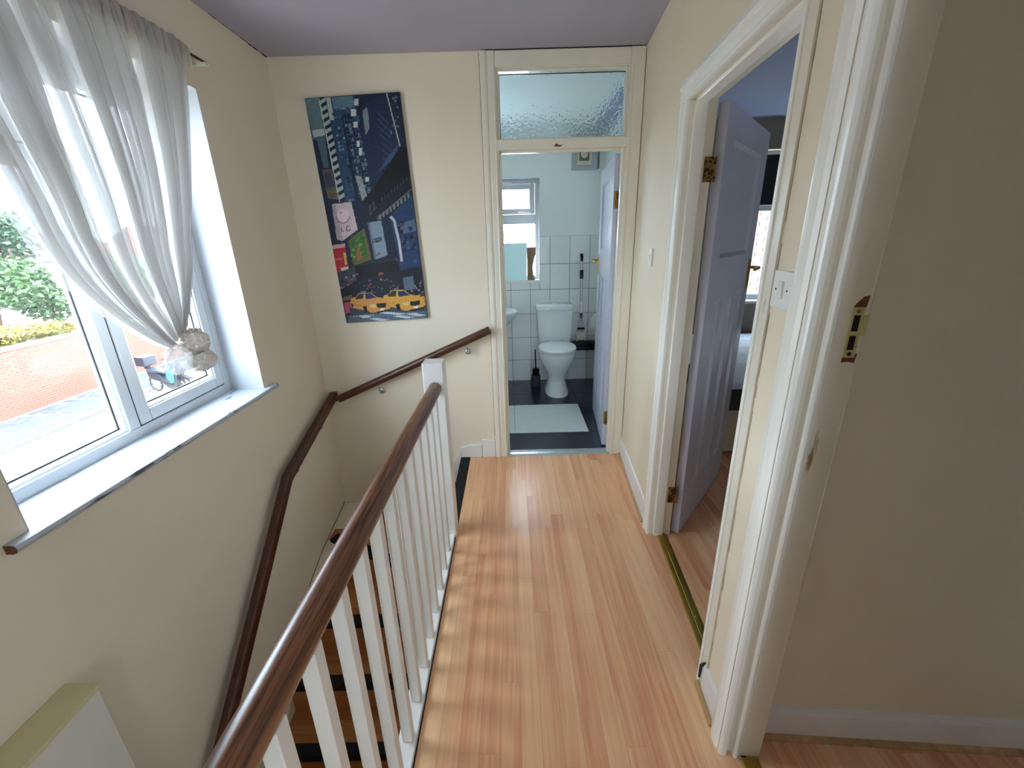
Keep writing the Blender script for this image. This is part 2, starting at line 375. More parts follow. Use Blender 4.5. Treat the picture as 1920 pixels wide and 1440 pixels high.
# ================================================================== THE SETTING
# ---- walls
m = MB()
m.box(LX-0.27, LX, BACK-0.1, 0.95, -2.95, 2.6); m.box(LX-0.27, LX, 2.095, FY+0.11, -2.95, 2.6)
m.box(LX-0.27, LX, 0.95, 2.095, -2.95, 0.775); m.box(LX-0.27, LX, 0.95, 2.095, 2.14, 2.6)
tagS(m.build('wall_left', CREAM), 'cream painted wall around the landing window, above the stairs', 'wall')
m = MB(); m.box(LX, -0.125, FY, FY+0.105, -2.95, CZ)
tagS(m.build('wall_far', CREAM), 'cream wall with the long city picture, left of the bathroom doorway', 'wall')
m = MB(RW)
m.box(-0.10, 0.875, 0, 0.105, 0, CZ); m.box(0.875, 1.72, 0, 0.105, 2.02, CZ)
m.box(1.72, 1.852, 0, 0.105, 0, CZ); m.box(1.852, 2.62, 0, 0.105, 2.04, CZ); m.box(2.62, 4.35, 0, 0.105, 0, CZ)
tagS(m.build('wall_right', CREAM2), 'cream wall along the landing holding the bedroom doorway', 'wall')
m = MB(RW); m.box(1.752, 1.852, 0.105, 3.2, 0, CZ)
tagS(m.build('wall_partition', CREAM), 'shaded grey beige wall running right behind the near door frame', 'wall')
m = MB(); m.box(LX, 0.16, BACK-0.1, BACK, -2.95, CZ); m.box(0.43, 1.2, BACK-0.1, BACK, -2.95, CZ); m.box(0.16, 0.43, BACK-0.1, BACK, -2.95, 0.6); m.box(0.16, 0.43, BACK-0.1, BACK, 2.1, CZ)
tagS(m.build('wall_back', CREAM), 'plain cream wall closing the landing behind the viewer', 'wall')
m = MB(RW); m.box(1.852, 4.35, 3.2, 3.3, 0, 0.9); m.box(1.852, 4.35, 3.2, 3.3, 2.1, CZ); m.box(1.852, 2.1, 3.2, 3.3, 0.9, 2.1); m.box(4.1, 4.35, 3.2, 3.3, 0.9, 2.1); m.box(4.25, 4.35, 0.105, 3.2, 0, CZ)
tagS(m.build('wall_near_room', CREAM), 'plain walls of the near room out of view on the right', 'wall')
m = MB(); m.box(-0.395, -0.345, BACK, 1.90, -2.95, -0.21); m.box(-0.379, -0.345, 1.90, FY, -2.95, -0.225)
tagS(m.build('wall_stair_side', CREAM), 'cream wall under the balustrade enclosing the stair flight', 'wall')
# ceiling
m = MB(); m.box(LX-0.02, 4.2, BACK-0.2, FY+0.05, CZ, CZ+0.1)
tagS(m.build('ceiling', CEIL), 'lavender grey painted ceiling above the landing', 'ceiling')
cl = bpy.data.objects['ceiling']; mm = MB(); rnd = random.Random(9); y = 2.30
while y < 2.765:
    L = rnd.uniform(0.01, 0.05); h_ = rnd.uniform(0.0003, 0.005)*(1 if y > 2.6 else 0.4); mm.box(LX, LX+0.002+h_*0.6, y, min(y+L, 2.77), CZ-h_, CZ-0.0002); y += L
mm.build('crack_line', DARK, cl)
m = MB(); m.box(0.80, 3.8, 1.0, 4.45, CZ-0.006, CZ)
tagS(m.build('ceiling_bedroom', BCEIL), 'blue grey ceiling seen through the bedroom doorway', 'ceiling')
m = MB(); m.box(-1.2, 1.0, FY+0.05, 4.75, CZ, CZ+0.1)
tagS(m.build('ceiling_bathroom', BATHP), 'pale ceiling of the small bathroom', 'ceiling')

# ---- laminate floors: every strip a piece of its own
def clip(poly, a, b, c):
    """keep a*x+b*y<=c"""
    out = []
    for i in range(len(poly)):
        p, q = poly[i], poly[(i+1) % len(poly)]
        dp, dq = a*p[0]+b*p[1]-c, a*q[0]+b*q[1]-c
        if dp <= 0: out.append(p)
        if (dp < 0 < dq) or (dq < 0 < dp):
            t = dp/(dp-dq); out.append((p[0]+(q[0]-p[0])*t, p[1]+(q[1]-p[1])*t))
    return out
NX, NY = math.cos(TH), -math.sin(TH)              # n axis
NC = NX*OX+NY*OY
def laminate(parent, x0, x1, y0, y1, planes, seed, w=0.0655, gap=0.0002):
    rnd = random.Random(seed); cache = {}
    nb = int(math.ceil((x1-x0)/w))
    for i in range(nb):
        xa, xb = x0+i*w, min(x1, x0+(i+1)*w)
        y = y0-rnd.uniform(0, 1.1)
        while y < y1:
            L = rnd.choice((0.62, 0.86, 1.05, 1.28, 1.28)); ya, yb = max(y, y0), min(y+L, y1); y += L
            if yb-ya < 0.03: continue
            poly = [(xa+gap, ya+gap), (xb-gap, ya+gap), (xb-gap, yb-gap), (xa+gap, yb-gap)]; full = poly
            for pl in planes: poly = clip(poly, *pl) if len(poly) > 2 else poly
            if len(poly) < 3: continue
            cx, cy = (xa+xb)/2, (ya+yb)/2
            if poly == full:
                k = (round(xb-xa, 4), round(yb-ya, 4))
                if k not in cache:
                    hx, hy = (xb-xa)/2-gap, (yb-ya)/2-gap; c = 0.0003
                    mm = MB(); mm.loft([[(-hx, -hy, -0.007), (hx, -hy, -0.007), (hx, hy, -0.007), (-hx, hy, -0.007)],
                                        [(-hx, -hy, -c), (hx, -hy, -c), (hx, hy, -c), (-hx, hy, -c)],
                                        [(-hx+c, -hy+c, 0), (hx-c, -hy+c, 0), (hx-c, hy-c, 0), (-hx+c, hy-c, 0)]])
                    me = mm.mesh('plank'); me.materials.append(FLOORW); cache[k] = me
                copy_at(cache[k], 'plank', (cx, cy, 0), parent)
            else:
                mm = MB(); mm.prism([(p[0]-cx, p[1]-cy) for p in poly], -0.007, 0); me = mm.mesh('plank'); me.materials.append(FLOORW)
                copy_at(me, 'plank', (cx, cy, 0), parent)
m = MB(); m.box(-0.345, 1.0, BACK, FY+0.02, -0.2, -0.0075); fl = m.build('floor', DARK)
tagS(fl, 'light oak laminate strip floor of the landing', 'floor')
laminate(fl, -0.333, 0.85, 0.12, FY-0.002, [(NX, NY, NC+0.045)], 5)
laminate(fl, -0.333, 0.70, BACK, 0.12, [(NX, NY, NC+0.045)], 6)
m = MB(); m.box(0.55, 4.0, 1.0, 4.4, -0.2, -0.0075, ); fb = m.build('floor_bedroom', DARK)
tagS(fb, 'laminate strip floor inside the bedroom beyond the brass strip', 'floor')
laminate(fb, 0.70, 1.60, 1.10, 3.6, [(-NX, -NY, -NC-0.092)], 8)
m = MB(RW); m.box(1.95, 4.25, 0.05, 3.2, -0.2, -0.0075); fn = m.build('floor_near_room', DARK)
tagS(fn, 'laminate strip floor of the near room at lower right', 'floor')
laminate(fn, 0.62, 1.9, -0.2, 0.95, [(-NX, -NY, -NC-0.06), (math.sin(TH)*-1, -math.cos(TH)*-1, 1e9)], 9)

# ================================================================== STAIRCASE
NWX, NWY = -0.395, 1.93
st = thing('staircase', 'winding stairs with laminate treads and black nosings descending beside the landing', 'staircase', (-0.85, 1.9, -2.6))
def nosing_seg(a, b, z, depth=0.055):
    """black nosing strip along a tread edge from a to b, lip hanging over the riser; tread lies on the left of a->b"""
    a, b = Vector((*a, 0)), Vector((*b, 0)); d = (b-a).normalized(); nrm = Vector((-d.y, d.x, 0))
    q = lambda p, o, zz: tuple(p+nrm*o+Vector((0, 0, zz)))
    mm = MB(); mm.loft([[q(p, -0.012, z-0.030), q(p, -0.012, z-0.002), q(p, -0.006, z+0.004), q(p, depth, z+0.004), q(p, depth, z-0.002), q(p, -0.004, z-0.006), q(p, -0.004, z-0.030)] for p in (a, b)])
    return mm
def board(poly, z, mt, name):
    mm = MB(); mm.prism(poly, z-0.022, z); return mm.build(name, mt, st)
# landing nosing
mm = MB(); mm.prism([(-0.398, 1.985), (-0.334, 1.985), (-0.340, FY-0.014), (-0.398, FY-0.014)], -0.006, 0.004); mm.box(-0.402, -0.394, 1.985, FY-0.014, -0.034, 0.0035)
mm.build('nosing', BLACK, st, bevel=0.002)
mm = MB(); mm.box(-0.385, -0.370, 1.985, FY-0.002, -0.2, -0.008); mm.build('riser', STAIRW, st)
RISE, GO = 0.2, 0.222
R1 = (NWX-0.42, FY-0.004); R2y = 2.36; Y3 = 1.90
P1 = (-0.80, FY-0.045); P2 = (LX+0.035, 2.40)
piv1, piv2, piv3 = (-0.395, 2.02), (-0.425, 2.0), (-0.425, 1.90)
board([piv1, (-0.380, FY-0.02), (-0.80, FY-0.02), P1, piv2], -0.2, STAIRW, 'tread')
nosing_seg(P1, piv2, -0.2) .build('nosing', BLACK, st)
mm = MB(); mm.add([(*P1, -0.4), (*piv2, -0.4), (*piv2, -0.21), (*P1, -0.21)], [(0, 1, 2, 3)]); mm.build('riser', STAIRW, st)
board([piv2, P1, (-0.80, FY-0.02), (LX+0.02, FY-0.02), (LX+0.02, 2.40), P2, (-0.43, 1.97)], -0.4, STAIRW, 'tread')
nosing_seg(P2, (-0.43, 1.97), -0.4).build('nosing', BLACK, st)
mm = MB(); mm.add([(*P2, -0.6), (-0.43, 1.97, -0.6), (-0.43, 1.97, -0.41), (*P2, -0.41)], [(0, 1, 2, 3)]); mm.build('riser', STAIRW, st)
board([(-0.40, 1.98), P2, (LX+0.02, 2.40), (LX+0.02, Y3), (-0.40, Y3)], -0.6, STAIRW, 'tread')
nosing_seg((LX+0.02, Y3), (-0.40, Y3), -0.6).build('nosing', BLACK, st)
k = 0
zz, yy = -0.6, Y3
while zz > -2.55:
    mm = MB(); mm.box(LX+0.02, -0.397, yy+0.004, yy+0.018, zz-RISE, zz-0.022); mm.build('riser', STAIRW, st)
    zz -= RISE; mm = MB(); mm.box(LX+0.02, -0.397, yy-GO+0.001, yy+0.018, zz-0.022, zz); mm.build('tread', STAIRW, st)
    yy -= GO; nosing_seg((LX+0.02, yy), (-0.397, yy), zz).build('nosing', BLACK, st)
# wall strings (cream boards following the stair)
top_l = [(FY-0.020, -0.352), (2.30, -0.438), (2.10, -0.508), (0.2, -0.508-1.9*0.9)]
mm = MB(); mm.prism(top_l[:3]+[(2.10, -0.64), (FY-0.020, -0.64)], LX+0.020, LX+0.112, axis=0); mm.build('string_block', CREAM, st, bevel=0.004)
mm = MB(); mm.prism([(FY-0.003, -0.42), (FY-0.003, -0.350)]+top_l[1:]+[(0.2, -0.95-1.9*0.9), (2.00, -0.70)], LX+0.001, LX+0.019, axis=0); mm.build('string_board', CREAM, st, bevel=0.003)
mm = MB()
for (ya, za), (yb_, zb_) in zip(top_l[:-1], top_l[1:]): mm.prism([(ya, za+0.001), (yb_, zb_+0.001), (yb_, zb_+0.005), (ya, za+0.005)], LX+0.0005, LX+0.003, axis=0)
mm.build('gap_line', DARK, st)
mm = MB(); mm.prism([(LX+0.02, -0.42), (LX+0.02, -0.350), (-0.82, -0.18), (-0.47, -0.05), (-0.40, 0.055), (-0.40, -0.2), (-0.82, -0.42)], FY-0.016, FY-0.001, axis=1)
mm.build('string_board', WORN, st, bevel=0.003)
mm = MB(); mm.box(-2.2, 2.0, -2.0, FY, -3.0, -2.95)
tagS(mm.build('floor_hall', CONCRETE), 'hall floor at the foot of the stairs', 'floor')

# ================================================================== BALUSTRADE
bal = thing('balustrade', 'white spindled balustrade with round mahogany handrail beside the stairwell', 'balustrade', (-0.36, 0.9, 0))
mm = MB(); mm.box(-0.395, -0.337, BACK, 1.885, -0.21, 0.022); mm.build('base_rail', WORN, bal, bevel=0.003)
mm = MB(); mm.box(-0.3385, -0.3335, BACK, 1.885, -0.006, 0.002); mm.build('gap_strip', DARK, bal)
mm = MB(); mm.box(-0.0155, 0.0155, -0.0155, 0.0155, 0, 0.832); me = None
spo = mm.build('baluster', WORN, None, bevel=0.002); me = spo.data; bpy.data.objects.remove(spo)
yb = 1.748-0.1222*0
for i in range(19):
    o = copy_at(me, 'baluster', (-0.3625, 1.763-0.1222*i, 0.022), bal)
    b = o.modifiers.new('bevel', 'BEVEL'); b.width = 0.002; b.segments = 1
mm = MB(); mm.box(-0.428, -0.331, 1.886, 1.980, -0.30, 0.968); mm.build('newel_post', WORN, bal, bevel=0.004)
# handrail: mopstick profile, flat underside
prof = []
for k in range(20):
    a = math.radians(-62+304*k/19); prof.append((0.031*math.cos(a), 0.031*math.sin(a)))
mm = MB(); mm.sweep([(-0.374, BACK+0.01, 0.876), (-0.374, 0.4, 0.875), (-0.374, 1.887, 0.846)], prof); hr = mm.build('handrail', RAILW, bal, smooth=True)
mm = MB(); mm.loft([[(-0.376+r*math.cos(2*math.pi*q/9)*1.0, 0.545+0.011*math.sin(2*math.pi*q/9)*(1.6 if r > 0 else 1)*f, 0.9010+h) for q in range(9)] for r, f, h in ((0.0035, 0.8, -0.004), (0.003, 0.7, 0.0006))])
mm.build('paint_chip', COPING, hr)

# ---- wall handrails
def bracket(parent, p, wall, mt=STEEL):
    """rose on the wall, arm swinging up under the rail"""
    p = Vector(p); wv = Vector(wall); mm = MB()
    rose = p+wv*0.0
    q = Vector((0, 0, 1)).rotation_difference(-wv).to_matrix().to_4x4()
    mm.lathe([(0.020, 0.0), (0.020, 0.003), (0.014, 0.007), (0.006, 0.008)], 14, TR(*rose) @ q)
    mm.tube([rose-wv*0.006, rose-wv*0.030+Vector((0, 0, -0.004)), rose-wv*0.048+Vector((0, 0, 0.012)), rose-wv*0.05+Vector((0, 0, 0.040))], 0.0055, 8)
    mm.build('bracket', mt, parent, smooth=True)
wr = thing('wall_handrail', 'round mahogany handrail sloping below the city picture on the far wall', 'handrail', (-0.67, 2.72, 0.7))
mm = MB(); mm.sweep([(-1.205, 2.722, 0.496), (-0.150, 2.722, 0.948)], [(0.0255*math.cos(2*math.pi*q/18), 0.0255*math.sin(2*math.pi*q/18)) for q in range(18)])
mm.build('rail', RAILD, wr, smooth=True)
bracket(wr, (-0.305, FY-0.001, 0.795), (0, 1, 0)); bracket(wr, (-0.922, FY-0.001, 0.530), (0, 1, 0))
wl = thing('wall_handrail', 'cranked flat mahogany handrail descending along the wall under the window', 'handrail', (-1.26, 2.0, 0.2))
mm = MB(); pr = rr(-0.0215, 0.0215, -0.032, 0.032, 0.012, 3)
mm.sweep([(-1.256, 2.752, 0.505), (-1.256, 2.03, 0.298), (-1.256, 1.69, -0.01), (-1.256, 0.55, -1.03)], pr); mm.build('rail', RAILD, wl, smooth=True)
mm = MB(); mm.lathe([(0.001, -0.033), (0.024, -0.03), (0.024, 0.03), (0.001, 0.033)], 16, TR(-1.250, 2.752, 0.503)); mm.build('end_cap', RAILD, wl, smooth=True)
bracket(wl, (LX+0.001, 2.53, 0.362), (-1, 0, 0)); bracket(wl, (LX+0.001, 2.16, 0.258), (-1, 0, 0)); bracket(wl, (LX+0.001, 1.15, -0.56), (-1, 0, 0))

# ================================================================== BATHROOM DOORWAY (trim_1) and door
t1 = struct('trim_1', 'cream painted frame of the bathroom doorway with a glazed fanlight', 'door frame')
def arch_profile(wd):
    """moulded architrave section across width wd: (across, proud)"""
    return [(0, 0), (0, 0.012), (0.004, 0.018), (wd*0.30, 0.021), (wd*0.42, 0.018), (wd*0.46, 0.013), (wd*0.52, 0.013), (wd*0.56, 0.016), (wd*0.84, 0.013), (wd*0.90, 0.015), (wd*0.96, 0.014), (wd, 0.010), (wd, 0)]
# left architrave (vertical, profile in X, proud towards -Y)
def vert_arch(mmb, x0, wd, z0, z1, mirror=False):
    pf = arch_profile(wd); pts = [((x0+wd-a) if mirror else (x0+a), FY-b) for a, b in pf]
    mmb.prism(pts, z0, z1)
mm = MB(); vert_arch(mm, -0.147, 0.084, 0, CZ-0.004); mm.build('architrave', TRIMC, t1)
mm = MB(); mm.box(0.684, 0.764, FY-0.017, FY, 0.0, CZ-0.004); mm.box(0.684, 0.702, FY-0.021, FY-0.015, 0.0, 2.40); mm.build('architrave', TRIMC, t1, bevel=0.003)
mm = MB(); mm.box(-0.063, 0.684, FY-0.013, FY, 2.40, CZ-0.004); mm.build('head_board', TRIMC, t1, bevel=0.003)
mm = MB(); mm.box(-0.125, -0.055, FY, FY+0.105, 0, CZ-0.002); mm.box(0.678, 0.77, FY, FY+0.105, 0, CZ-0.002); mm.box(-0.055, 0.678, FY, FY+0.105, 2.395, CZ-0.002)
mm.build('lining', TRIMC, t1, bevel=0.002)
mm = MB(); mm.box(-0.066, 0.687, FY-0.016, FY+0.075, 1.993, 2.047); mm.build('transom_bar', TRIMC, t1, bevel=0.004)
mm = MB(); mm.prism([(0.262, 2.004), (0.300, 2.002), (0.318, 2.012), (0.296, 2.010), (0.276, 2.020)], FY-0.0172, FY-0.0158, axis=1); mm.build('chipped_patch', ROUGHWOOD, t1)
mm = MB(); mm.box(-0.055, 0.678, FY+0.012, FY+0.028, 2.385, 2.395); mm.box(-0.055, -0.045, FY+0.012, FY+0.028, 2.047, 2.385); mm.box(0.668, 0.678, FY+0.012, FY+0.028, 2.047, 2.385); mm.box(-0.045, 0.668, FY+0.012, FY+0.028, 2.047, 2.055)
mm.build('glazing_bead', TRIMC, t1, bevel=0.002)
mm = MB(); mm.box(-0.046, 0.669, FY+0.030, FY+0.036, 2.053, 2.387); mm.build('pane', OBSCURE, t1, label='hammered obscure glass fanlight pane')
mm = MB(); mm.box(-0.05, 0.672, FY+0.0285, FY+0.0295, 2.372, 2.377); mm.box(-0.044, -0.041, FY+0.0285, FY+0.0295, 2.06, 2.372); mm.build('putty_line', DARK, t1)
mm = MB(); mm.box(-0.055, -0.043, FY+0.055, FY+0.068, 0, 1.993); mm.box(0.666, 0.678, FY+0.010, FY+0.030, 0, 1.993); mm.box(-0.043, 0.666, FY+0.02, FY+0.05, 1.981, 1.993); mm.build('door_stop', TRIMC, t1, bevel=0.002)
mm = MB(); mm.box(0.7645, 0.7665, FY-0.0185, FY-0.0175, 0.2, 2.46); mm.box(-0.1495, -0.1475, FY-0.003, FY-0.001, 0.16, CZ-0.01); mm.box(-0.14, 0.74, FY-0.016, FY-0.013, CZ-0.0045, CZ-0.001); mm.build('crack_line', DARK, t1)
mm = MB(); mm.prism([(FY-0.012, 0.001), (FY+0.004, 0.008), (FY+0.030, 0.010), (FY+0.034, 0.007), (FY+0.040, 0.010), (FY+0.066, 0.009), (FY+0.078, 0.001)], -0.058, 0.682, axis=0); ts = mm.build('threshold_strip', ALU, t1, bevel=0.001)
for x in (0.02, 0.17, 0.52, 0.66):
    mm = MB(); mm.lathe([(0.003, 0.0), (0.003, 0.0015), (0.001, 0.002)], 8, TR(x, FY+0.018, 0.0095)); mm.build('screw', DARK, ts)
# skirting left of doorway
bl_ = struct('baseboard_far', 'white chipped skirting boards between the stairs and the bathroom frame', 'skirting')
mm = MB(); mm.box(-0.243, -0.149, FY-0.016, FY, 0.0, 0.140); mm.build('plinth_block', WORN, bl_, bevel=0.003)
mm = MB(); mm.prism([(-0.40, 0.0), (-0.246, 0.0), (-0.246, 0.100), (-0.33, 0.096), (-0.40, 0.080)], FY-0.017, FY, axis=1); mm.build('skirting', WORN, bl_, bevel=0.003)

def panel_door(root, name_mat, A, d, t, width, h, z0, thick=0.038):
    """1930s door leaf: one square panel over three tall narrow ones, recessed both sides. A = hinge-side corner, d = along leaf, t = thickness direction"""
    M = Matrix(((d[0], t[0], 0, A[0]), (d[1], t[1], 0, A[1]), (0, 0, 1, z0), (0, 0, 0, 1)))
    # local x along leaf, y thickness, z up
    if d[0]*t[1]-d[1]*t[0] < 0: flip = True
    else: flip = False
    st_ = 0.122; mm = MB(M)
    rails = [(0, 0.225), (1.200, 1.392), (1.858, h)]
    def bx(x0, x1, z0_, z1_): mm.box(x0, x1, 0, thick, z0_, z1_)
    bx(0, st_, 0, h); bx(width-st_, width, 0, h)
    for a, b in rails: bx(st_, width-st_, a, b)
    gap = (width-2*st_-2*0.085)/3
    mids = []
    x = st_+gap
    for _ in range(2): bx(x, x+0.085, rails[0][1], rails[1][0]); x += gap+0.085
    if flip: mm.f = [f[::-1] for f in mm.f]
    mm.build('leaf_frame', name_mat, root)
    def panel(x0, x1, za, zb):
        q = MB(M); q.box(x0, x1, thick*0.5-0.005, thick*0.5+0.005, za, zb)
        if flip: q.f = [f[::-1] for f in q.f]
        o = q.build('panel', name_mat, root)
        q = MB(M)
        for yy_, s_ in ((thick*0.5+0.005, 1), (thick*0.5-0.005, -1)):
            e = (thick*0.5-0.006)*s_; c = 0.017
            ring0 = [(x0, yy_+e, za), (x1, yy_+e, za), (x1, yy_+e, zb), (x0, yy_+e, zb)]
            ring1 = [(x0+c, yy_, za+c), (x1-c, yy_, za+c), (x1-c, yy_, zb-c), (x0+c, yy_, zb-c)]
            q.add(ring0+ring1, [(i, (i+1) % 4, 4+(i+1) % 4, 4+i) for i in range(4)])
        q.build('moulding', name_mat, o)
    panel(st_, width-st_, rails[1][1], rails[2][0])
    x = st_
    for _ in range(3): panel(x, x+gap, rails[0][1], rails[1][0]); x += gap+0.085
    return M
def lever(root, M, x, z, thick, side, direction):
    """lever handle on a long backplate; side +1 is the +y face"""
    y0 = thick if side > 0 else 0; s_ = side
    mm = MB(M); mm.box(x-0.019, x+0.019, y0, y0+s_*0.006, z-0.115, z+0.045); o = mm.build('backplate', BRASS, root, bevel=0.002)
    q = MB(M); q.tube([(x, y0+s_*0.004, z), (x, y0+s_*0.045, z), (x+direction*0.012, y0+s_*0.052, z), (x+direction*0.105, y0+s_*0.052, z-0.004)], 0.0085, 10); q.build('lever', BRASS, o, smooth=True)
    q = MB(M); q.lathe([(0.006, 0), (0.006, 0.002), (0.003, 0.0025)], 10, TR(x, y0+s_*0.006, z-0.075) @ RX(-s_*math.pi/2)); q.build('keyhole', DARK, o)
def hinge(root, M, z, mt=RUST):
    mm = MB(M); mm.tube([(0, 0, z-0.042), (0, 0, z+0.042)], 0.0065, 10)
    for k in range(3): mm.lathe([(0.0075, 0), (0.0075, 0.002)], 10, TR(0, 0, z-0.03+0.028*k))
    o = mm.build('hinge', mt, root, smooth=True)
    q = MB(M); q.box(-0.034, 0.0, 0.003, 0.006, z-0.042, z+0.042); q.build('hinge_leaf', mt, o)
    for k in range(3):
        q = MB(M); q.lathe([(0.0045, 0), (0.0045, 0.001)], 8, TR(-0.018, 0.0028, z-0.028+0.028*k) @ RX(math.pi/2)); q.build('screw', DARK, o)
d1 = struct('door_1', 'lilac panelled bathroom door standing open against the right', 'door')
a = math.radians(5.0); dd = (math.sin(a), math.cos(a)); tt = (math.cos(a), -math.sin(a))
M1 = panel_door(d1, DOORB, (0.650, FY+0.112), dd, tt, 0.735, 1.968, 0.012)
lever(d1, M1, 0.690, 1.312, 0.038, -1, -1)
H1 = Matrix(((0, 1, 0, 0.650), (-1, 0, 0, FY+0.108), (0, 0, 1, 0), (0, 0, 0, 1)))
for z in (1.72, 0.235):
    mm = MB(); mm.tube([(0.672, FY+0.100, z-0.05), (0.672, FY+0.100, z+0.05)], 0.007, 10); o = mm.build('hinge', RUST, d1, smooth=True)
    q = MB(); q.box(0.653, 0.682, FY+0.107, FY+0.110, z-0.05, z+0.05); q.build('hinge_leaf', RUST, o)
    q = MB(); q.box(0.654, 0.663, FY+0.1055, FY+0.107, z-0.05, z+0.05); q.build('hinge_knuckle', BRASS, o)

# ================================================================== BEDROOM DOORWAY (trim_2) and door
t2 = struct('trim_2', 'white moulded frame of the bedroom doorway in the right wall', 'door frame')
J0, J1, JH = 0.905, 1.70, 1.99
pf = arch_profile(0.075)
def arch_run(s_out, s_in, ztop_out, ztop_in, far=True):
    pass
mm = MB(RW)   # far leg
wd = 0.078
mm.prism([(J0-wd+a, -b) for a, b in pf and [(x*wd/0.075, y) for x, y in pf]], 0, JH+0.0, axis=2); mm.build('architrave', WHITE, t2)
mm = MB(RW)   # head
mm.prism([(-b, JH+wd-a*wd/0.075) for a, b in pf], J0-wd, J1+0.02, axis=0); mm.build('architrave', WHITE, t2)
mm = MB(RW); mm.box(J0-0.03, J0, -0.002, 0.107, 0, JH); mm.box(J1, J1+0.022, -0.004, 0.107, 0, JH); mm.box(J0-0.03, J1+0.022, -0.002, 0.107, JH, JH+0.03); mm.build('lining', TRIMC, t2, bevel=0.002)
mm = MB(RW); mm.box(J0, J0+0.014, 0.02, 0.066, 0, JH); mm.box(J1-0.014, J1, 0.02, 0.066, 0, JH); mm.box(J0, J1, 0.02, 0.066, JH-0.014, JH); mm.build('door_stop', WHITE, t2, bevel=0.002)
mm = MB(RW); mm.box(J1-0.012, J1+0.006, -0.010, 0.0, 0.0, JH+0.002); mm.build('edge_bead', WHITE, t2, bevel=0.004)
mm = MB(RW); mm.box(J1+0.006, J1+0.044, -0.006, 0.0, 0.0, JH+0.05); mm.build('flat_strip', TRIMC, t2, bevel=0.001)
# ragged crack between strip and plaster
mm = MB(RW); rnd = random.Random(3); z = 0.12
while z < 2.1:
    L = rnd.uniform(0.02, 0.07); wdt = rnd.choice((0.0003, 0.0004, 0.0006, 0.0012)); off = rnd.uniform(-0.001, 0.001)
    if rnd.random() < 0.8: mm.box(J1+0.0455+off, J1+0.0455+off+wdt, -0.0004, 0.0, z, z+L)
    z += L
mm.build('crack_line', DARK, t2)
mm = MB(RW); mm.prism([(J1+0.002, 0.085), (J1+0.030, 0.130), (J1+0.034, 0.128), (J1+0.014, 0.085), (J1+0.010, 0.03), (J1+0.004, 0.03)], -0.0115, -0.0060, axis=1); mm.build('broken_edge', DARK, t2)
mm = MB(RW); mm.prism([(0.040, 0.0), (0.044, 0.005), (0.058, 0.0065), (0.061, 0.0045), (0.064, 0.0065), (0.080, 0.006), (0.094, 0.0)], J0-0.0, J1, axis=0); bs = mm.build('threshold_strip', BRASS, t2, bevel=0.001)
for s_ in (0.99, 1.2, 1.43):
    q = MB(RW); q.lathe([(0.004, 0.0), (0.004, 0.001), (0.001, 0.0018)], 8, TR(s_, 0.070, 0.006)); q.build('screw', BRASSP if s_ == 1.43 else DARK, bs)
d2 = struct('door_2', 'lilac panelled bedroom door swung open into the dim bedroom', 'door')
def Wdir(s_, n_): v = RW.to_3x3() @ Vector((s_, n_, 0)); return (v.x, v.y)
A = W(0.882, 0.120); dl = 0.816, 0.578
M2 = panel_door(d2, DOORB, (A.x, A.y), Wdir(-0.8160, 0.5780), Wdir(0.5780, 0.8160), 0.772, 1.972, 0.008)
lever(d2, M2, 0.727, 1.315, 0.038, 1, -1)
for z in (1.745, 0.245):
    mm = MB(RW); mm.tube([(0.905, 0.118, z-0.045), (0.905, 0.118, z+0.045)], 0.0065, 10); o = mm.build('hinge', RUST, d2, smooth=True)
    q = MB(RW); q.box(0.9055, 0.9085, 0.078, 0.114, z-0.045, z+0.045); q.build('hinge_leaf', RUST, o)
    for k in (-1, 0, 1):
        q = MB(RW); q.lathe([(0.0045, 0), (0.0045, 0.001)], 8, TR(0.9085, 0.095+0.005*abs(k), z+0.028*k) @ RY(math.pi/2)); q.build('screw', DARK, o)

# ================================================================== NEAR DOORWAY (trim_3)
t3 = struct('trim_3', 'thick white moulded frame of the nearest doorway with a brass keep', 'door frame')
E1 = 1.93
mm = MB(RW)   # architrave on the landing face: flat back edge, broad torus, fillets and bead on the inner edge
prf = [(1.838, 0.0), (1.838, -0.010), (1.844, -0.0125), (1.850, -0.0135), (1.8505, -0.0095), (1.853, -0.0095), (1.8535, -0.016), (1.862, -0.021), (1.882, -0.026), (1.902, -0.0255), (1.914, -0.020), (1.9145, -0.010), (1.919, -0.010), (1.9195, -0.0205), (1.9265, -0.0205), (1.9285, -0.017), (1.930, -0.012), (1.930, 0.0)]
mm.prism(prf, 0, 2.14); mm.build('architrave', WHITE, t3, smooth=False)
mm = MB(RW); mm.box(1.852, 1.918, 0.0, 0.017, 0, 2.06); mm.build('lining_edge', TRIMC, t3)
mm = MB(RW); mm.prism([(1.915, 0.017), (1.9315, 0.0185), (1.9355, 0.022), (1.937, 0.026), (1.9355, 0.030), (1.9325, 0.0335), (1.9305, 0.034), (1.9305, 0.0355), (1.9315, 0.0362), (1.9315, 0.0372), (1.915, 0.0372)], 0, 2.06); mm.build('bead', WHITE, t3)
mm = MB(RW); mm.box(1.852, 1.9285, 0.0372, 0.098, 0, 2.06); mm.build('lining', TRIMC, t3, bevel=0.002)
mm = MB(RW); mm.prism([(0.0, 2.06), (-0.012, 2.06), (-0.02, 2.09), (-0.02, 2.13), (0, 2.14)], 1.838, 2.70, axis=0); mm.build('head_architrave', WHITE, t3)
mm = MB(RW); mm.box(1.93, 2.62, 0.0, 0.098, 2.03, 2.04); mm.box(2.59, 2.62, 0.0, 0.098, 0, 2.03); mm.box(2.59, 2.69, -0.02, 0.0, 0, 2.06); mm.build('far_lining', TRIMC, t3)
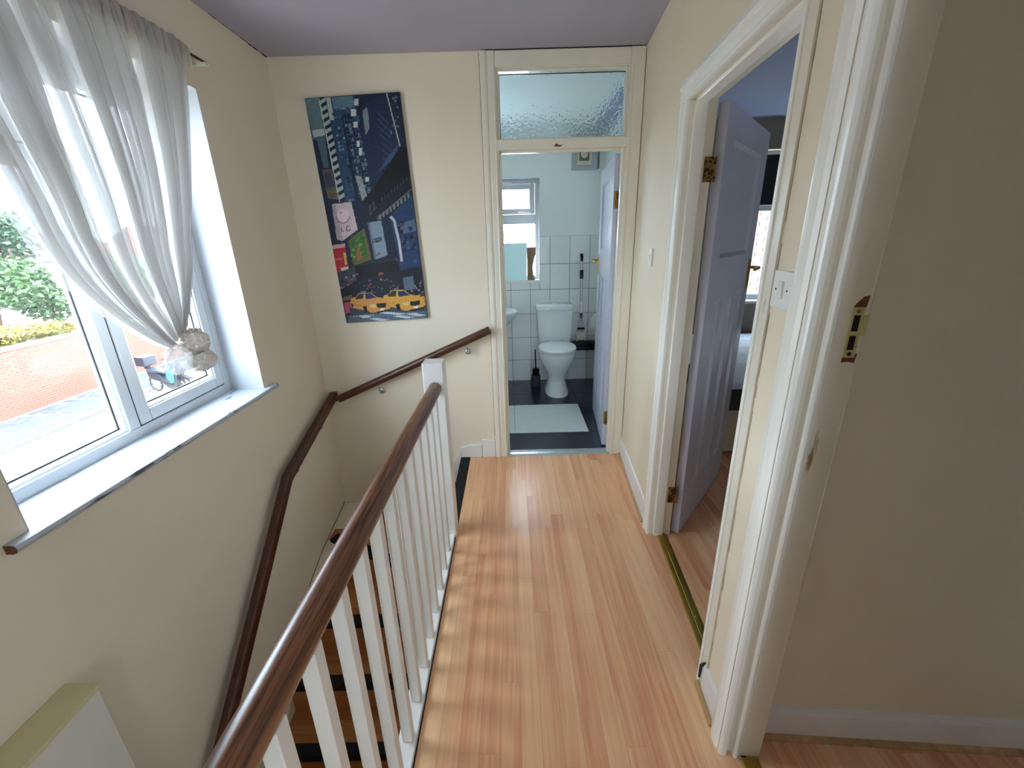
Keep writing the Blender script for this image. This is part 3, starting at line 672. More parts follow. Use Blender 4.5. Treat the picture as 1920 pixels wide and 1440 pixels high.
# striking plate let into the lining
kp = MB(RW); n0, n1, z0, z1 = 0.0675, 0.0895, 1.254, 1.358
def keepbox(a, b, c, d_, mt=BRASSP, nm='keep_plate', off=0.0012):
    q = MB(RW); q.box(1.9285, 1.9285+off, a, b, c, d_); return q
q = MB(RW)
for bx_ in ((n0, n1, z0, 1.270), (n0, 0.0705, 1.270, 1.342), (0.0835, n1, 1.270, 1.300), (0.0835, 0.0985, 1.300, 1.342), (0.0705, 0.0835, 1.300, 1.309), (n0, n1, 1.342, z1)):
    q.box(1.9285, 1.9300, *bx_)
keep = q.build('keep_plate', BRASSP, t3, label='worn brass striking plate')
q = MB(RW); q.box(1.9286, 1.9290, 0.0705, 0.0835, 1.309, 1.342); q.box(1.9286, 1.9290, 0.0705, 0.0835, 1.270, 1.300); q.build('mortice', DARK, keep)
for z in (1.262, 1.350):
    q = MB(RW); q.lathe([(0.0042, 0), (0.0042, 0.001)], 12, TR(1.9300, 0.0775, z) @ RY(math.pi/2)); q.build('screw', RUST, keep)
q = MB(RW); q.prism([(0.0665, 1.358), (0.0905, 1.358), (0.093, 1.381), (0.082, 1.379), (0.0705, 1.366)], 1.9284, 1.9289, axis=0); q.prism([(0.0665, 1.254), (0.0665, 1.243), (0.080, 1.245), (0.092, 1.242), (0.0945, 1.262), (0.0895, 1.262), (0.0895, 1.254)], 1.9284, 1.9289, axis=0)
q.build('bare_wood', ROUGHWOOD, keep)
mm = MB(RW); mm.prism([(0.040, 0.0), (0.044, 0.005), (0.080, 0.006), (0.094, 0.0)], 1.934, 2.59, axis=0); mm.build('threshold_strip', BRASS, t3, bevel=0.001)

# ---- skirtings on the right
br_ = struct('baseboard_right', 'white skirting with an oak beading between the bathroom and bedroom frames', 'skirting')
mm = MB(RW); mm.prism([(0, 0.0), (-0.012, 0.0), (-0.012, 0.105), (-0.008, 0.120), (0, 0.124)], 0.012, J0-wd-0.001, axis=0); mm.build('skirting', WORN, br_)
def quadrant(mmb, s0, s1, r=0.012, base=-0.012):
    pts = [(base, 0.0), (base-r, 0.0)]+[(base-r*math.cos(math.radians(t)), r*math.sin(math.radians(t))) for t in (25, 50, 72)]+[(base, r)]
    mmb.prism(pts, s0, s1, axis=0)
mm = MB(RW); quadrant(mm, 0.016, J0-wd-0.02); mm.build('beading', OAKTRIM, br_)
bn_ = struct('baseboard_landing', 'short white skirting and oak bead between the two right hand frames', 'skirting')
mm = MB(RW); mm.prism([(0, 0.0), (-0.009, 0.0), (-0.009, 0.105), (-0.006, 0.116), (0, 0.120)], J1+0.03, 1.837, axis=0); mm.build('skirting', WORN, bn_)
mm = MB(RW); quadrant(mm, J1+0.005, 1.850, 0.013, -0.010); mm.build('beading', OAKTRIM, bn_)
bp_ = struct('baseboard_partition', 'white skirting with oak beading along the shaded wall at lower right', 'skirting')
mm = MB(RW); mm.prism([(1.852, 0), (1.868, 0), (1.868, 0.100), (1.864, 0.112), (1.852, 0.116)], 0.1, 3.19, axis=1, M=None); 
bpo = mm.build('skirting', WORN, bp_)
mm = MB(RW); mm.prism([(1.868, 0.0), (1.882, 0.0), (1.881, 0.006), (1.877, 0.011), (1.868, 0.015)], 0.1, 3.19, axis=1); mm.build('beading', OAKTRIM, bp_)

# ---- light switches
def switch(label, s0, s1, z0, z1, rock):
    t = thing('light_switch', label, 'switch', tuple(W((s0+s1)/2, 0, (z0+z1)/2)))
    q = MB(RW); q.box(s0, s1, -0.008, -0.0005, z0, z1); q.build('plate', PLASTIC, t, bevel=0.003)
    q = MB(RW); q.prism([(-0.008, rock[2]), (-0.0095, rock[2]), (-0.0135, rock[3]-0.002), (-0.008, rock[3])], rock[0], rock[1], axis=0); q.build('rocker', PLASTIC, t, bevel=0.0008)
    for s_ in (rock[0]-0.016, rock[1]+0.016):
        if s0+0.004 < s_ < s1-0.004:
            q = MB(RW); q.lathe([(0.0025, 0), (0.0025, 0.0006)], 10, TR(s_, -0.008, (rock[2]+rock[3])/2) @ RX(math.pi/2)); q.build('screw', DARK, t)
    return t
switch('narrow white light switch on the cream wall beside the bathroom frame', 0.462, 0.512, 1.352, 1.440, (0.479, 0.495, 1.376, 1.412))
switch('square white light switch on the cream strip beside the nearest frame', 1.752, 1.836, 1.335, 1.420, (1.786, 1.802, 1.358, 1.398))

# ================================================================== LANDING WINDOW
w1 = struct('window_1', 'white plastic casement window over the stairs with a deep sill', 'window')
FX = -1.478; FB = -1.545
def frame_ring(y0, y1, z0, z1, wd_, xa, xb, name, mt, parent, prof=0.0, bevel=0.004, wz=None):
    q = MB(); wz = wz or wd_
    q.box(xb, xa, y0, y0+wd_, z0, z1); q.box(xb, xa, y1-wd_, y1, z0, z1); q.box(xb, xa, y0+wd_, y1-wd_, z0, z0+wz); q.box(xb, xa, y0+wd_, y1-wd_, z1-wz, z1)
    return q.build(name, mt, parent, bevel=bevel)
frame_ring(0.951, 2.094, 0.796, 2.139, 0.046, FX, FB, 'outer_frame', UPVC, w1)
q = MB(); q.box(FB, FX, 1.488, 1.560, 0.842, 2.093); q.build('mullion', UPVC, w1, bevel=0.004)
# fixed left light with transom and fanlight
q = MB(); q.box(FB, FX, 0.997, 1.488, 1.775, 1.835); q.build('transom', UPVC, w1, bevel=0.004)
def bead(y0, y1, z0, z1, wd_=0.016, xa=FX-0.006, xb=FX-0.030):
    q = MB()
    for (p0, p1, axis) in (((y0, z0), (y0+wd_, z1), 'v0'), ((y1-wd_, z0), (y1, z1), 'v1'), ((y0, z0), (y1, z0+wd_), 'h0'), ((y0, z1-wd_), (y1, z1), 'h1')):
        if axis == 'v0': q.prism([(xa, p0[0]), (xa-0.004, p0[0]+wd_*0.5), (xb, p1[0]), (xb, p0[0])], z0, z1)
        if axis == 'v1': q.prism([(xa, p1[0]), (xa-0.004, p1[0]-wd_*0.5), (xb, p0[0]), (xb, p1[0])], z0, z1)
        if axis == 'h0': q.prism([(xa, p0[1]), (xa-0.004, p0[1]+wd_*0.5), (xb, p1[1]), (xb, p0[1])], y0, y1, axis=1)
        if axis == 'h1': q.prism([(xa, p1[1]), (xa-0.004, p1[1]-wd_*0.5), (xb, p0[1]), (xb, p1[1])], y0, y1, axis=1)
    q.build('glazing_bead', UPVC, w1)
    g = MB(); gw = 0.004
    y0 += wd_; y1 -= wd_; z0 += wd_; z1 -= wd_
    g.box(xb-0.002, xb+0.003, y0, y0+gw, z0, z1); g.box(xb-0.002, xb+0.003, y1-gw, y1, z0, z1); g.box(xb-0.002, xb+0.003, y0, y1, z0, z0+gw); g.box(xb-0.002, xb+0.003, y0, y1, z1-gw, z1)
    g.build('gasket', GASKET, w1)
    p = MB(); p.box(xb-0.008, xb-0.002, y0-0.004, y1+0.004, z0-0.004, z1+0.004); p.build('pane', GLASS, w1)
bead(0.997, 1.488, 0.842, 1.775)
def sash(y0, y1, z0, z1):
    frame_ring(y0, y1, z0, z1, 0.052, FX+0.006, FB+0.01, 'sash', UPVC, w1, bevel=0.006)
    g = MB(); e = 0.004
    g.box(FX-0.004, FX+0.0005, y0-e, y0+0.001, z0-e, z1+e); g.box(FX-0.004, FX+0.0005, y1-0.001, y1+e, z0-e, z1+e); g.box(FX-0.004, FX+0.0005, y0, y1, z0-e, z0+0.001); g.box(FX-0.004, FX+0.0005, y0, y1, z1-0.001, z1+e)
    g.build('gasket', GASKET, w1)
    bead(y0+0.050, y1-0.050, z0+0.050, z1-0.050, 0.016, FX+0.002, FX-0.024)
sash(1.536, 2.044, 0.846, 2.090)
sash(1.000, 1.472, 1.822, 2.090)
# reveals and sill
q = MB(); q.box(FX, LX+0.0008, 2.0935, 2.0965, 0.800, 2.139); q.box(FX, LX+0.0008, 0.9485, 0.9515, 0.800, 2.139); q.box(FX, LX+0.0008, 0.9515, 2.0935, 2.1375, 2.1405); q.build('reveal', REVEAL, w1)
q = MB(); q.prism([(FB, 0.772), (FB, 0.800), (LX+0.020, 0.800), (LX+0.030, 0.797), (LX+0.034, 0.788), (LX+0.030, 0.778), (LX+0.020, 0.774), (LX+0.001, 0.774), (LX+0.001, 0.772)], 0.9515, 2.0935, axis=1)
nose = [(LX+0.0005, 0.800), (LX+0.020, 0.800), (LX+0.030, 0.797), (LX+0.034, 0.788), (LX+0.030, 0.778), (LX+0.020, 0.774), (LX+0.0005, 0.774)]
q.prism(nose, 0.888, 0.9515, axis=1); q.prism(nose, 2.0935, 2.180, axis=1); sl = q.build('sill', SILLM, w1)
q = MB(); q.prism([(a_+0.0004, b_+0.0002) for a_, b_ in nose], 0.8868, 0.8878, axis=1); q.build('chipped_end', ROUGHWOOD, sl)

w4 = struct('added_window_4', 'unseen white window added to light the near room on the right', 'window')  # added out of view to bring daylight onto the partition wall
q = MB(RW)
for a_, b_, c_, d_ in ((2.1, 2.15, 0.9, 2.1), (4.05, 4.1, 0.9, 2.1), (2.15, 4.05, 0.9, 0.95), (2.15, 4.05, 2.05, 2.1), (3.07, 3.13, 0.95, 2.05)): q.box(a_, b_, 3.22, 3.28, c_, d_)
q.build('outer_frame', UPVC, w4, bevel=0.003); q = MB(RW); q.box(2.15, 4.05, 3.245, 3.251, 0.95, 2.05); q.build('pane', GLASS, w4)
rb4 = thing('roller_blind', 'unseen white roller blind added to dim the added near room window', 'blind', tuple(W(3.25, 3.19, 2.1)))  # added blind, only there to soften and dim that window's light
q = MB(RW); q.box(2.07, 4.13, 3.185, 3.188, 0.86, 2.12); q.build('fabric', sheer('added_blind', (0.62, 0.62, 0.62, 1), 0.96, 0.22), rb4)

w5 = struct('added_window_5', 'unseen narrow white window added behind the viewer to light facing surfaces', 'window')  # added behind the camera to brighten the surfaces that face it
q = MB()
for a_, b_, c_, d_ in ((0.16, 0.18, 0.6, 2.1), (0.41, 0.43, 0.6, 2.1), (0.18, 0.41, 0.6, 0.63), (0.18, 0.41, 2.07, 2.1)): q.box(a_, b_, BACK-0.08, BACK-0.02, c_, d_)
q.build('outer_frame', UPVC, w5, bevel=0.003); q = MB(); q.box(0.18, 0.41, BACK-0.052, BACK-0.046, 0.63, 2.07); q.build('pane', GLASS, w5)

# ---- curtain rod and voile curtain
rod = thing('curtain_rod', 'thin dark curtain rod on a wall bracket above the landing window', 'curtain rod', (LX+0.05, 2.10, 2.236))
RXX = LX+0.05
q = MB(); q.tube([(RXX, 0.62, 2.236), (RXX, 2.118, 2.236)], 0.0055, 10); q.build('rod', mat('dark_metal', srgb(70, 66, 62), 0.4, metal=0.8), rod, smooth=True)
q = MB(); q.lathe([(0.016, 0), (0.016, 0.004), (0.008, 0.010), (0.007, 0.045)], 14, TR(LX+0.0005, 2.105, 2.236) @ RY(math.pi/2)); q.box(LX, LX+0.062, 2.098, 2.112, 2.222, 2.232); q.build('bracket', FANC, rod, smooth=True)
q = MB(); q.lathe([(0.004, 0), (0.010, 0.004), (0.010, 0.014), (0.003, 0.018)], 12, TR(RXX, 2.116, 2.236) @ RX(-math.pi/2)); q.build('finial', FANC, rod, smooth=True)
q = MB(); q.lathe([(0.016, 0), (0.016, 0.004), (0.008, 0.010), (0.007, 0.045)], 14, TR(LX+0.0005, 0.64, 2.236) @ RY(math.pi/2)); q.build('bracket', FANC, rod, smooth=True)

def catmull(pts, t):
    n = len(pts)-1; x = min(max(t, 0), 0.99999)*n; i = int(x); f = x-i
    p0, p1, p2, p3 = (pts[max(i-1, 0)], pts[i], pts[i+1], pts[min(i+2, n)])
    return tuple(0.5*((2*b)+(-a_+c)*f+(2*a_-5*b+4*c-d_)*f*f+(-a_+3*b-3*c+d_)*f**3) for a_, b, c, d_ in zip(p0, p1, p2, p3))
cur = thing('curtain', 'sheer off white voile curtain gathered on the rod and knotted low over the window', 'curtain', (RXX, 1.55, 1.15))
KN = (1.560, 1.190)
Lc = [(1.045, 2.262), (1.075, 2.05), (1.120, 1.84), (1.165, 1.66), (1.195, 1.53), (1.245, 1.42), (1.340, 1.305), (1.460, 1.200), (1.540, 1.150)]
Rc = [(2.005, 2.262), (1.975, 2.13), (1.935, 1.99), (1.890, 1.84), (1.845, 1.70), (1.795, 1.56), (1.745, 1.42), (1.685, 1.30), (1.640, 1.215)]
NT_, NV = 760, 64
q = MB(); rnd = random.Random(11)
ph = [rnd.uniform(0, 6.28) for _ in range(6)]
for j in range(NV+1):
    v = j/NV; ly, lz = catmull(Lc, v); ry, rz = catmull(Rc, v)
    amp = 0.026*(1-v)**0.7+0.012
    for i in range(NT_+1):
        t = i/NT_
        tw = t+0.020*math.sin(2*math.pi*3*t+ph[0])+0.012*math.sin(2*math.pi*7*t+ph[1])
        y = ly+(ry-ly)*t; z = lz+(rz-lz)*t
        sag = -0.05*math.sin(math.pi*t)*math.sin(math.pi*v)*(1-t)      # middle strands hang a little lower
        w1_ = math.sin(2*math.pi*20*tw+ph[2]); w2 = math.sin(2*math.pi*53*tw+ph[3]+2*v)
        fold = 0.024*math.sin(2*math.pi*40*tw+2*ph[2])*(1-0.65*v)*min(1, v*5+0.15)   # folds lean over one another
        bulge = 0.035*math.sin(math.pi*v)*math.sin(math.pi*t)
        x = RXX+amp*(0.75*w1_+0.30*w2)*min(1, 0.35+v*6)+bulge-0.02*v
        q.v.append((x, y+fold*0.8+0.006*w2*(1-v), z+sag))
n1 = NT_+1
q.f = [(j*n1+i, j*n1+i+1, (j+1)*n1+i+1, (j+1)*n1+i) for j in range(NV) for i in range(NT_)]
q.build('drape', VOILE, cur, smooth=True)
# rod pocket heading: second layer round the rod
q = MB()
for j in range(9):
    a_ = -0.5+j/8*(math.pi+1.0)
    for i in range(241):
        t = i/240; y = 1.045+(2.005-1.045)*t; r = 0.012+0.006*math.sin(2*math.pi*57*t+ph[4])+0.004*math.sin(2*math.pi*23*t)
        zz_ = 2.236+r*1.5*math.sin(a_)-(0.05 if j in (0, 8) else 0); q.v.append((RXX+r*math.cos(a_)*(1.2), y, zz_))
q.f = [(j*241+i, j*241+i+1, (j+1)*241+i+1, (j+1)*241+i) for j in range(8) for i in range(240)]
q.build('heading', VOILED, cur, smooth=True)
# the knot: crumpled lobes
def crumple(c, r, seed, nu=40, nv=26, amp=0.24, freq=2.3, octv=2):
    q = MB()
    for j in range(nv+1):
        for i in range(nu):
            th, phi = math.pi*j/nv, 2*math.pi*i/nu
            d = Vector((math.sin(th)*math.cos(phi), math.sin(th)*math.sin(phi), math.cos(th)))
            nz = mnoise.fractal(d*freq+Vector((seed, seed*2.1, 0)), 1.0, 2.0, octv)
            rg = abs(mnoise.noise(d*freq*1.4+Vector((0, seed*1.7, seed))))
            k_ = 1+amp*0.6*nz-0.55*max(0, 0.16-rg)*3+0.05*math.sin(9*phi+5*nz+seed+4*th)
            q.v.append((c[0]+d.x*r[0]*k_, c[1]+d.y*r[1]*k_, c[2]+d.z*r[2]*k_))
    q.f = [(j*nu+i, (j+1)*nu+i, (j+1)*nu+(i+1) % nu, j*nu+(i+1) % nu) for j in range(nv) for i in range(nu)]
    return q
crumple((-1.258, 1.640, 1.155), (0.045, 0.062, 0.050), 3.1).build('knot', VOILED, cur, smooth=True)
crumple((-1.256, 1.655, 1.080), (0.042, 0.060, 0.046), 7.7, amp=0.34, freq=2.8).build('knot', VOILED, cur, smooth=True)
crumple((-1.270, 1.560, 1.105), (0.030, 0.072, 0.058), 1.3, amp=0.08, freq=0.9, octv=1).build('loose_tail', VOILE, cur, smooth=True)

# ================================================================== BOXING at lower left
bxg = thing('wall_boxing', 'white boxed in casing with a cream top fixed low on the left wall', 'casing', (LX, 0.3, -0.4))
q = MB(); q.box(LX+0.001, -1.212, -0.6, 0.868, -1.0, 0.318); q.build('casing_front', BOXF, bxg, bevel=0.002)
q = MB(); q.box(LX+0.001, -1.205, -0.6, 0.874, 0.3195, 0.334); q.build('casing_top', BOXTOP, bxg, bevel=0.002)

# ================================================================== PICTURE (printed canvas)
def build_picture():
    # print is painted on a fine grid; shapes are given in the print's own corner frame (px, py) and mapped to the canvas
    GW, GH = 168, 400
    src = np.array([(45, 80), (605, 55), (760, 1362), (290, 1388)], float); dst = np.array([(0, 0), (1, 0), (1, 1), (0, 1)], float)
    A_ = []; B_ = []
    for (x, y), (u, v) in zip(src, dst):
        A_.append([x, y, 1, 0, 0, 0, -u*x, -u*y]); B_.append(u); A_.append([0, 0, 0, x, y, 1, -v*x, -v*y]); B_.append(v)
    h = np.linalg.solve(np.array(A_), np.array(B_))
    def uv(p):
        d = h[6]*p[0]+h[7]*p[1]+1; return ((h[0]*p[0]+h[1]*p[1]+h[2])/d*GW, (h[3]*p[0]+h[4]*p[1]+h[5])/d*GH)
    img = np.zeros((GH, GW, 3)); yy, xx = np.mgrid[0:GH, 0:GW]; px, py = xx+0.5, yy+0.5
    rng = np.random.default_rng(4)
    def poly(pts, c, k=1.0):
        q = [uv(p) for p in pts]; inside = np.zeros((GH, GW), bool); n = len(q)
        for i in range(n):
            (x0, y0), (x1, y1) = q[i], q[(i+1) % n]
            if y0 == y1: continue
            cond = ((y0 > py) != (y1 > py)) & (px < (x1-x0)*(py-y0)/(y1-y0)+x0); inside ^= cond
        img[inside] = img[inside]*(1-k)+np.array(c)*k; return inside
    def line(a, b, w_, c):
        a = np.array(a, float); b = np.array(b, float); d = b-a; d /= np.linalg.norm(d); n = np.array((-d[1], d[0]))*w_/2
        poly([a+n, b+n, b-n, a-n], c)
    def disc(c0, r, c, ry=None):
        poly([(c0[0]+r*math.cos(t), c0[1]+(ry or r)*math.sin(t)) for t in np.linspace(0, 2*math.pi, 20)[:-1]], c)
    img[:] = (22, 36, 62)
    poly([(45, 80), (135, 76), (190, 490), (112, 490)], (70, 100, 124)); poly([(45, 80), (132, 76), (160, 262), (88, 262)], (98, 126, 140))
    poly([(88, 268), (160, 262), (168, 300), (100, 310)], (176, 188, 184)); poly([(95, 320), (120, 330), (205, 690), (165, 705)], (28, 44, 74))
    poly([(150, 500), (208, 498), (246, 675), (182, 668)], (86, 84, 92)); poly([(176, 620), (236, 622), (246, 675), (182, 668)], (116, 96, 72))
    poly([(160, 520), (200, 518), (222, 600), (180, 604)], (60, 66, 84)); line((192, 640), (228, 642), 6, (60, 52, 48)); line((194, 655), (230, 658), 6, (60, 52, 48))
    # striped tower
    poly([(130, 78), (168, 78), (288, 690), (252, 692)], (26, 40, 58))
    for k_ in range(14):
        t0 = k_/14; y = 90+600*t0; xl = 131+121*t0; poly([(xl, y+10), (xl+40, y-14), (xl+43, y+8), (xl+4, y+32)], (166, 188, 186))
    line((131, 80), (252, 690), 5, (200, 210, 200))
    # blue towers with window grids
    poly([(168, 76), (335, 70), (420, 560), (390, 690), (288, 690)], (34, 64, 104)); poly([(172, 78), (200, 78), (222, 210), (196, 212)], (176, 186, 176)); poly([(205, 78), (330, 72), (345, 140), (220, 160)], (86, 124, 146))
    for r_ in range(26):
        for c_ in range(9):
            x = 205+c_*17+r_*3.9; y = 150+r_*21-c_*3
            if rng.random() < 0.55: poly([(x, y), (x+13, y-2), (x+15, y+11), (x+2, y+13)], [(20, 34, 66), (60, 96, 132), (104, 144, 166), (40, 78, 120)][rng.integers(4)])
    poly([(265, 190), (330, 170), (412, 520), (440, 630), (388, 690), (345, 690)], (20, 34, 62))
    for r_ in range(22):
        x = 280+r_*5; y = 215+r_*21; line((x, y), (x+85, y-8), 3, (70, 98, 126))
        for c_ in range(4):
            if rng.random() < 0.3: poly([(x+c_*20, y), (x+c_*20+14, y-2), (x+c_*20+17, y+14), (x+c_*20+3, y+16)], (92, 128, 150))
    for c_ in range(5): line((275+c_*18, 190), (365+c_*18, 640), 2.5, (64, 92, 122))
    for a_, b_ in (((320, 150), (352, 190)), ((335, 225), (360, 258)), ((355, 335), (372, 372)), ((366, 378), (386, 420)), ((404, 548), (425, 574)), ((340, 90), (365, 130))): poly([a_, (b_[0], a_[1]), b_, (a_[0], b_[1])], (200, 208, 200))
    # big dark screen
    poly([(408, 112), (532, 60), (612, 372), (442, 622), (372, 262)], (28, 46, 78)); poly([(388, 160), (418, 140), (430, 260), (408, 305)], (120, 138, 146))
    for k_ in range(7): line((470+k_*6, 165+k_*45), (540+k_*8, 240+k_*42), 9, (44, 66, 100))
    for k_ in range(5): line((560-k_*18, 450+k_*16), (600-k_*12, 360+k_*14), 8, (58, 84, 122))
    line((531, 62), (608, 372), 6, (190, 192, 184))
    poly([(536, 60), (605, 55), (637, 372), (612, 372)], (26, 44, 70))
    for k_ in range(12): x, y = 548+rng.random()*50, 70+rng.random()*240; poly([(x, y), (x+12, y+3), (x+14, y+14), (x+2, y+10)], (90, 120, 140))
    poly([(612, 375), (652, 390), (662, 545), (480, 705), (386, 690), (440, 625)], (20, 20, 27)); poly([(345, 540), (378, 540), (412, 650), (386, 688)], (150, 156, 158))
    for k_ in range(20): x = 352+rng.random()*40; y = 555+rng.random()*110; line((x, y), (x+8, y+4), 4, (104, 112, 120))
    # lettering band and canopy
    poly([(388, 690), (480, 705), (664, 545), (672, 625), (420, 800), (395, 790)], (28, 30, 42)); line((430, 775), (430, 710), 7, (72, 78, 98)); line((428, 770), (445, 745), 6, (72, 78, 98)); line((455, 745), (450, 690), 7, (72, 78, 98)); line((452, 740), (470, 722), 6, (72, 78, 98))
    for k_ in range(9): x = 500+k_*18; y = 690-k_*14; line((x, y), (x+2, y-26), 5, (56, 62, 82))
    line((470, 790), (672, 622), 7, (98, 104, 112))
    for k_ in range(9): x = 480+k_*21; y = 770-k_*15; poly([(x, y), (x+12, y-8), (x+16, y+22), (x+4, y+28)], (120, 122, 110))
    poly([(545, 775), (680, 650), (720, 1000), (735, 1100), (610, 1100)], (32, 58, 100)); poly([(590, 830), (690, 790), (700, 860), (620, 880)], (78, 104, 134))
    for k_ in range(26): x, y = 560+rng.random()*130, 790+rng.random()*260; poly([(x, y), (x+20, y-8), (x+24, y+14), (x+5, y+22)], [(22, 40, 76), (54, 86, 132), (20, 24, 40), (74, 60, 96)][rng.integers(4)])
    line((548, 778), (572, 800), 16, (178, 190, 196)); line((570, 795), (598, 920), 15, (176, 188, 198)); line((597, 915), (614, 1036), 15, (186, 194, 200))
    # bright signs
    poly([(205, 702), (320, 690), (358, 850), (268, 916), (236, 906)], (206, 182, 190)); poly([(205, 702), (225, 700), (270, 914), (238, 906)], (170, 156, 166)); disc((272, 768), 36, (226, 200, 208), 42)
    for t in np.linspace(0.2, 2.9, 12): disc((272+38*math.cos(t), 768+44*math.sin(t)), 4, (120, 70, 96))
    disc((258, 752), 6, (190, 120, 140)); line((262, 836), (264, 860), 6, (110, 84, 96)); line((263, 860), (280, 858), 6, (110, 84, 96)); line((292, 832), (294, 858), 6, (110, 84, 96)); line((294, 857), (314, 853), 6, (110, 84, 96)); line((314, 853), (312, 844), 6, (110, 84, 96)); line((292, 832), (310, 828), 6, (110, 84, 96))
    poly([(205, 940), (282, 930), (306, 1085), (232, 1098)], (192, 30, 44)); poly([(205, 940), (282, 930), (284, 952), (210, 962)], (206, 150, 156)); line((226, 1022), (270, 1018), 12, (210, 90, 96)); poly([(272, 985), (285, 982), (296, 1050), (282, 1054)], (206, 190, 80)); poly([(255, 1072), (300, 1062), (304, 1082), (262, 1088)], (214, 196, 190))
    poly([(288, 935), (300, 920), (338, 1060), (318, 1062)], (28, 40, 74)); poly([(300, 918), (396, 842), (438, 1024), (336, 1060)], (110, 96, 44)); poly([(308, 924), (384, 862), (418, 1012), (344, 1046)], (46, 104, 38))
    for k_ in range(16): x, y = 320+rng.random()*80, 890+rng.random()*120; disc((x, y), 8, [(78, 140, 50), (40, 84, 34), (120, 150, 60)][rng.integers(3)])
    poly([(346, 930), (392, 1020), (352, 1036)], (158, 92, 44))
    poly([(415, 812), (496, 800), (532, 1000), (456, 1026)], (126, 146, 166)); poly([(415, 812), (426, 810), (466, 1022), (456, 1026)], (92, 106, 122))
    F = {'K': '101110101', 'Y': '101010010', 'O': '111101111', 'C': '111100111', 'E': '111110111', 'R': '110101110', 'A': '010111101'}
    for n_, ch in enumerate('KYOCERA'):
        for b_ in range(9):
            if F[ch][b_] == '1':
                x = 443+n_*8+(b_ % 3)*2.4; y = 905-n_*2+(b_//3)*9; poly([(x, y), (x+3.4, y-0.5), (x+5, y+8), (x+1.6, y+8.6)], (44, 50, 62))
    disc((482, 990), 7, (150, 60, 60)); disc((470, 1000), 6, (70, 80, 110))
    # street
    poly([(336, 1062), (590, 1030), (606, 1155), (356, 1142)], (17, 17, 23)); disc((492, 1112), 16, (140, 80, 60)); poly([(232, 1100), (340, 1065), (360, 1200), (252, 1215)], (58, 66, 82))
    for k_ in range(22): x, y = 245+rng.random()*100, 1100+rng.random()*110; poly([(x, y), (x+18, y-2), (x+20, y+9), (x+3, y+11)], [(120, 130, 140), (30, 34, 48), (150, 50, 60), (84, 96, 120)][rng.integers(4)])
    poly([(356, 1142), (738, 1060), (750, 1230), (260, 1260), (252, 1200)], (28, 32, 42), 0.9)
    for k_ in range(60): x, y = 360+rng.random()*370, 1130+rng.random()*80; poly([(x, y), (x+9, y-1), (x+10, y+9), (x+1, y+10)], [(80, 96, 120), (16, 18, 26), (130, 140, 150), (120, 60, 50), (40, 56, 90)][rng.integers(5)])
    poly([(618, 1130), (680, 1120), (690, 1195), (630, 1205)], (88, 104, 124))
    poly([(262, 1250), (750, 1230), (760, 1362), (290, 1388)], (64, 74, 90)); poly([(270, 1240), (322, 1225), (330, 1300), (280, 1310)], (120, 96, 60))
    poly([(310, 1345), (760, 1320), (760, 1362), (290, 1388)], (88, 104, 124))
    for x0, x1, y in ((560, 690, 1352), (640, 755, 1340), (420, 540, 1366), (360, 440, 1350), (480, 640, 1332)): poly([(x0, y), (x0+40, y-8), (x1, y+4), (x1-50, y+12)], (190, 200, 204))
    def taxi(x, y, s_, c):
        P_ = lambda pts: [(x+a_*s_, y+b_*s_) for a_, b_ in pts]
        poly(P_([(0, 60), (8, 30), (30, 24), (52, 2), (118, 0), (150, 24), (205, 34), (226, 58), (228, 88), (212, 104), (120, 112), (96, 100), (70, 96), (4, 84)]), c)
        poly(P_([(30, 26), (54, 6), (78, 4), (74, 34), (34, 38)]), (60, 50, 46)); poly(P_([(84, 6), (116, 4), (152, 30), (90, 36)]), (34, 44, 96)); poly(P_([(150, 62), (206, 58), (204, 82), (156, 86)]), (36, 28, 24))
        poly(P_([(112, 70), (146, 66), (146, 82), (116, 84)]), (224, 190, 130)); poly(P_([(172, 90), (196, 88), (196, 100), (174, 102)]), (220, 220, 214)); poly(P_([(150, 108), (225, 92), (228, 102), (160, 116)]), (40, 36, 38))
        poly(P_([(72, 78), (92, 74), (100, 104), (84, 112)]), (24, 22, 24)); poly(P_([(6, 62), (14, 58), (18, 80), (8, 84)]), (24, 22, 24)); poly(P_([(60, -6), (86, -12), (92, 0), (60, 4)]), (90, 110, 140)); line((x+14*s_, y+66*s_), (x+66*s_, y+72*s_), 3, (160, 90, 40))
    taxi(690, 1205, 0.9, (214, 140, 46)); taxi(500, 1200, 1.06, (226, 160, 48)); taxi(312, 1215, 1.02, (222, 146, 62))
    poly([(270, 1262), (308, 1254), (316, 1340), (282, 1346)], (34, 34, 44)); poly([(276, 1272), (306, 1266), (312, 1330), (284, 1336)], (192, 70, 104))
    for k_ in range(8): line((330+k_*16, 1352-k_), (340+k_*16, 1348-k_), 3, (196, 204, 208))
    for k_ in range(6): line((622+k_*14, 1340-k_), (632+k_*14, 1336-k_), 3, (196, 204, 208))
    img = img*0.82+img.mean(2, keepdims=True)*0.16
    img = np.clip(img+rng.normal(0, 5, (GH, GW, 1)), 0, 255)/255.0
    lin = np.where(img <= 0.04045, img/12.92, ((img+0.055)/1.055)**2.4)
    Wd, Hd = 0.533, 1.265
    ob = thing('canvas_picture', 'tall canvas print of a city street with yellow taxis, hung crooked', 'picture', (-0.842, FY-0.012, 1.653))
    R_ = TR(-0.842, FY-0.001, 1.653) @ RY(math.radians(-1.92))
    q = MB(R_); q.box(-Wd/2, Wd/2, -0.022, 0, -Hd/2, Hd/2); q.build('canvas_block', CANVAS, ob, bevel=0.002)
    q = MB(R_); vx = np.linspace(-Wd/2+0.001, Wd/2-0.001, GW+1); vz = np.linspace(Hd/2-0.001, -Hd/2+0.001, GH+1)
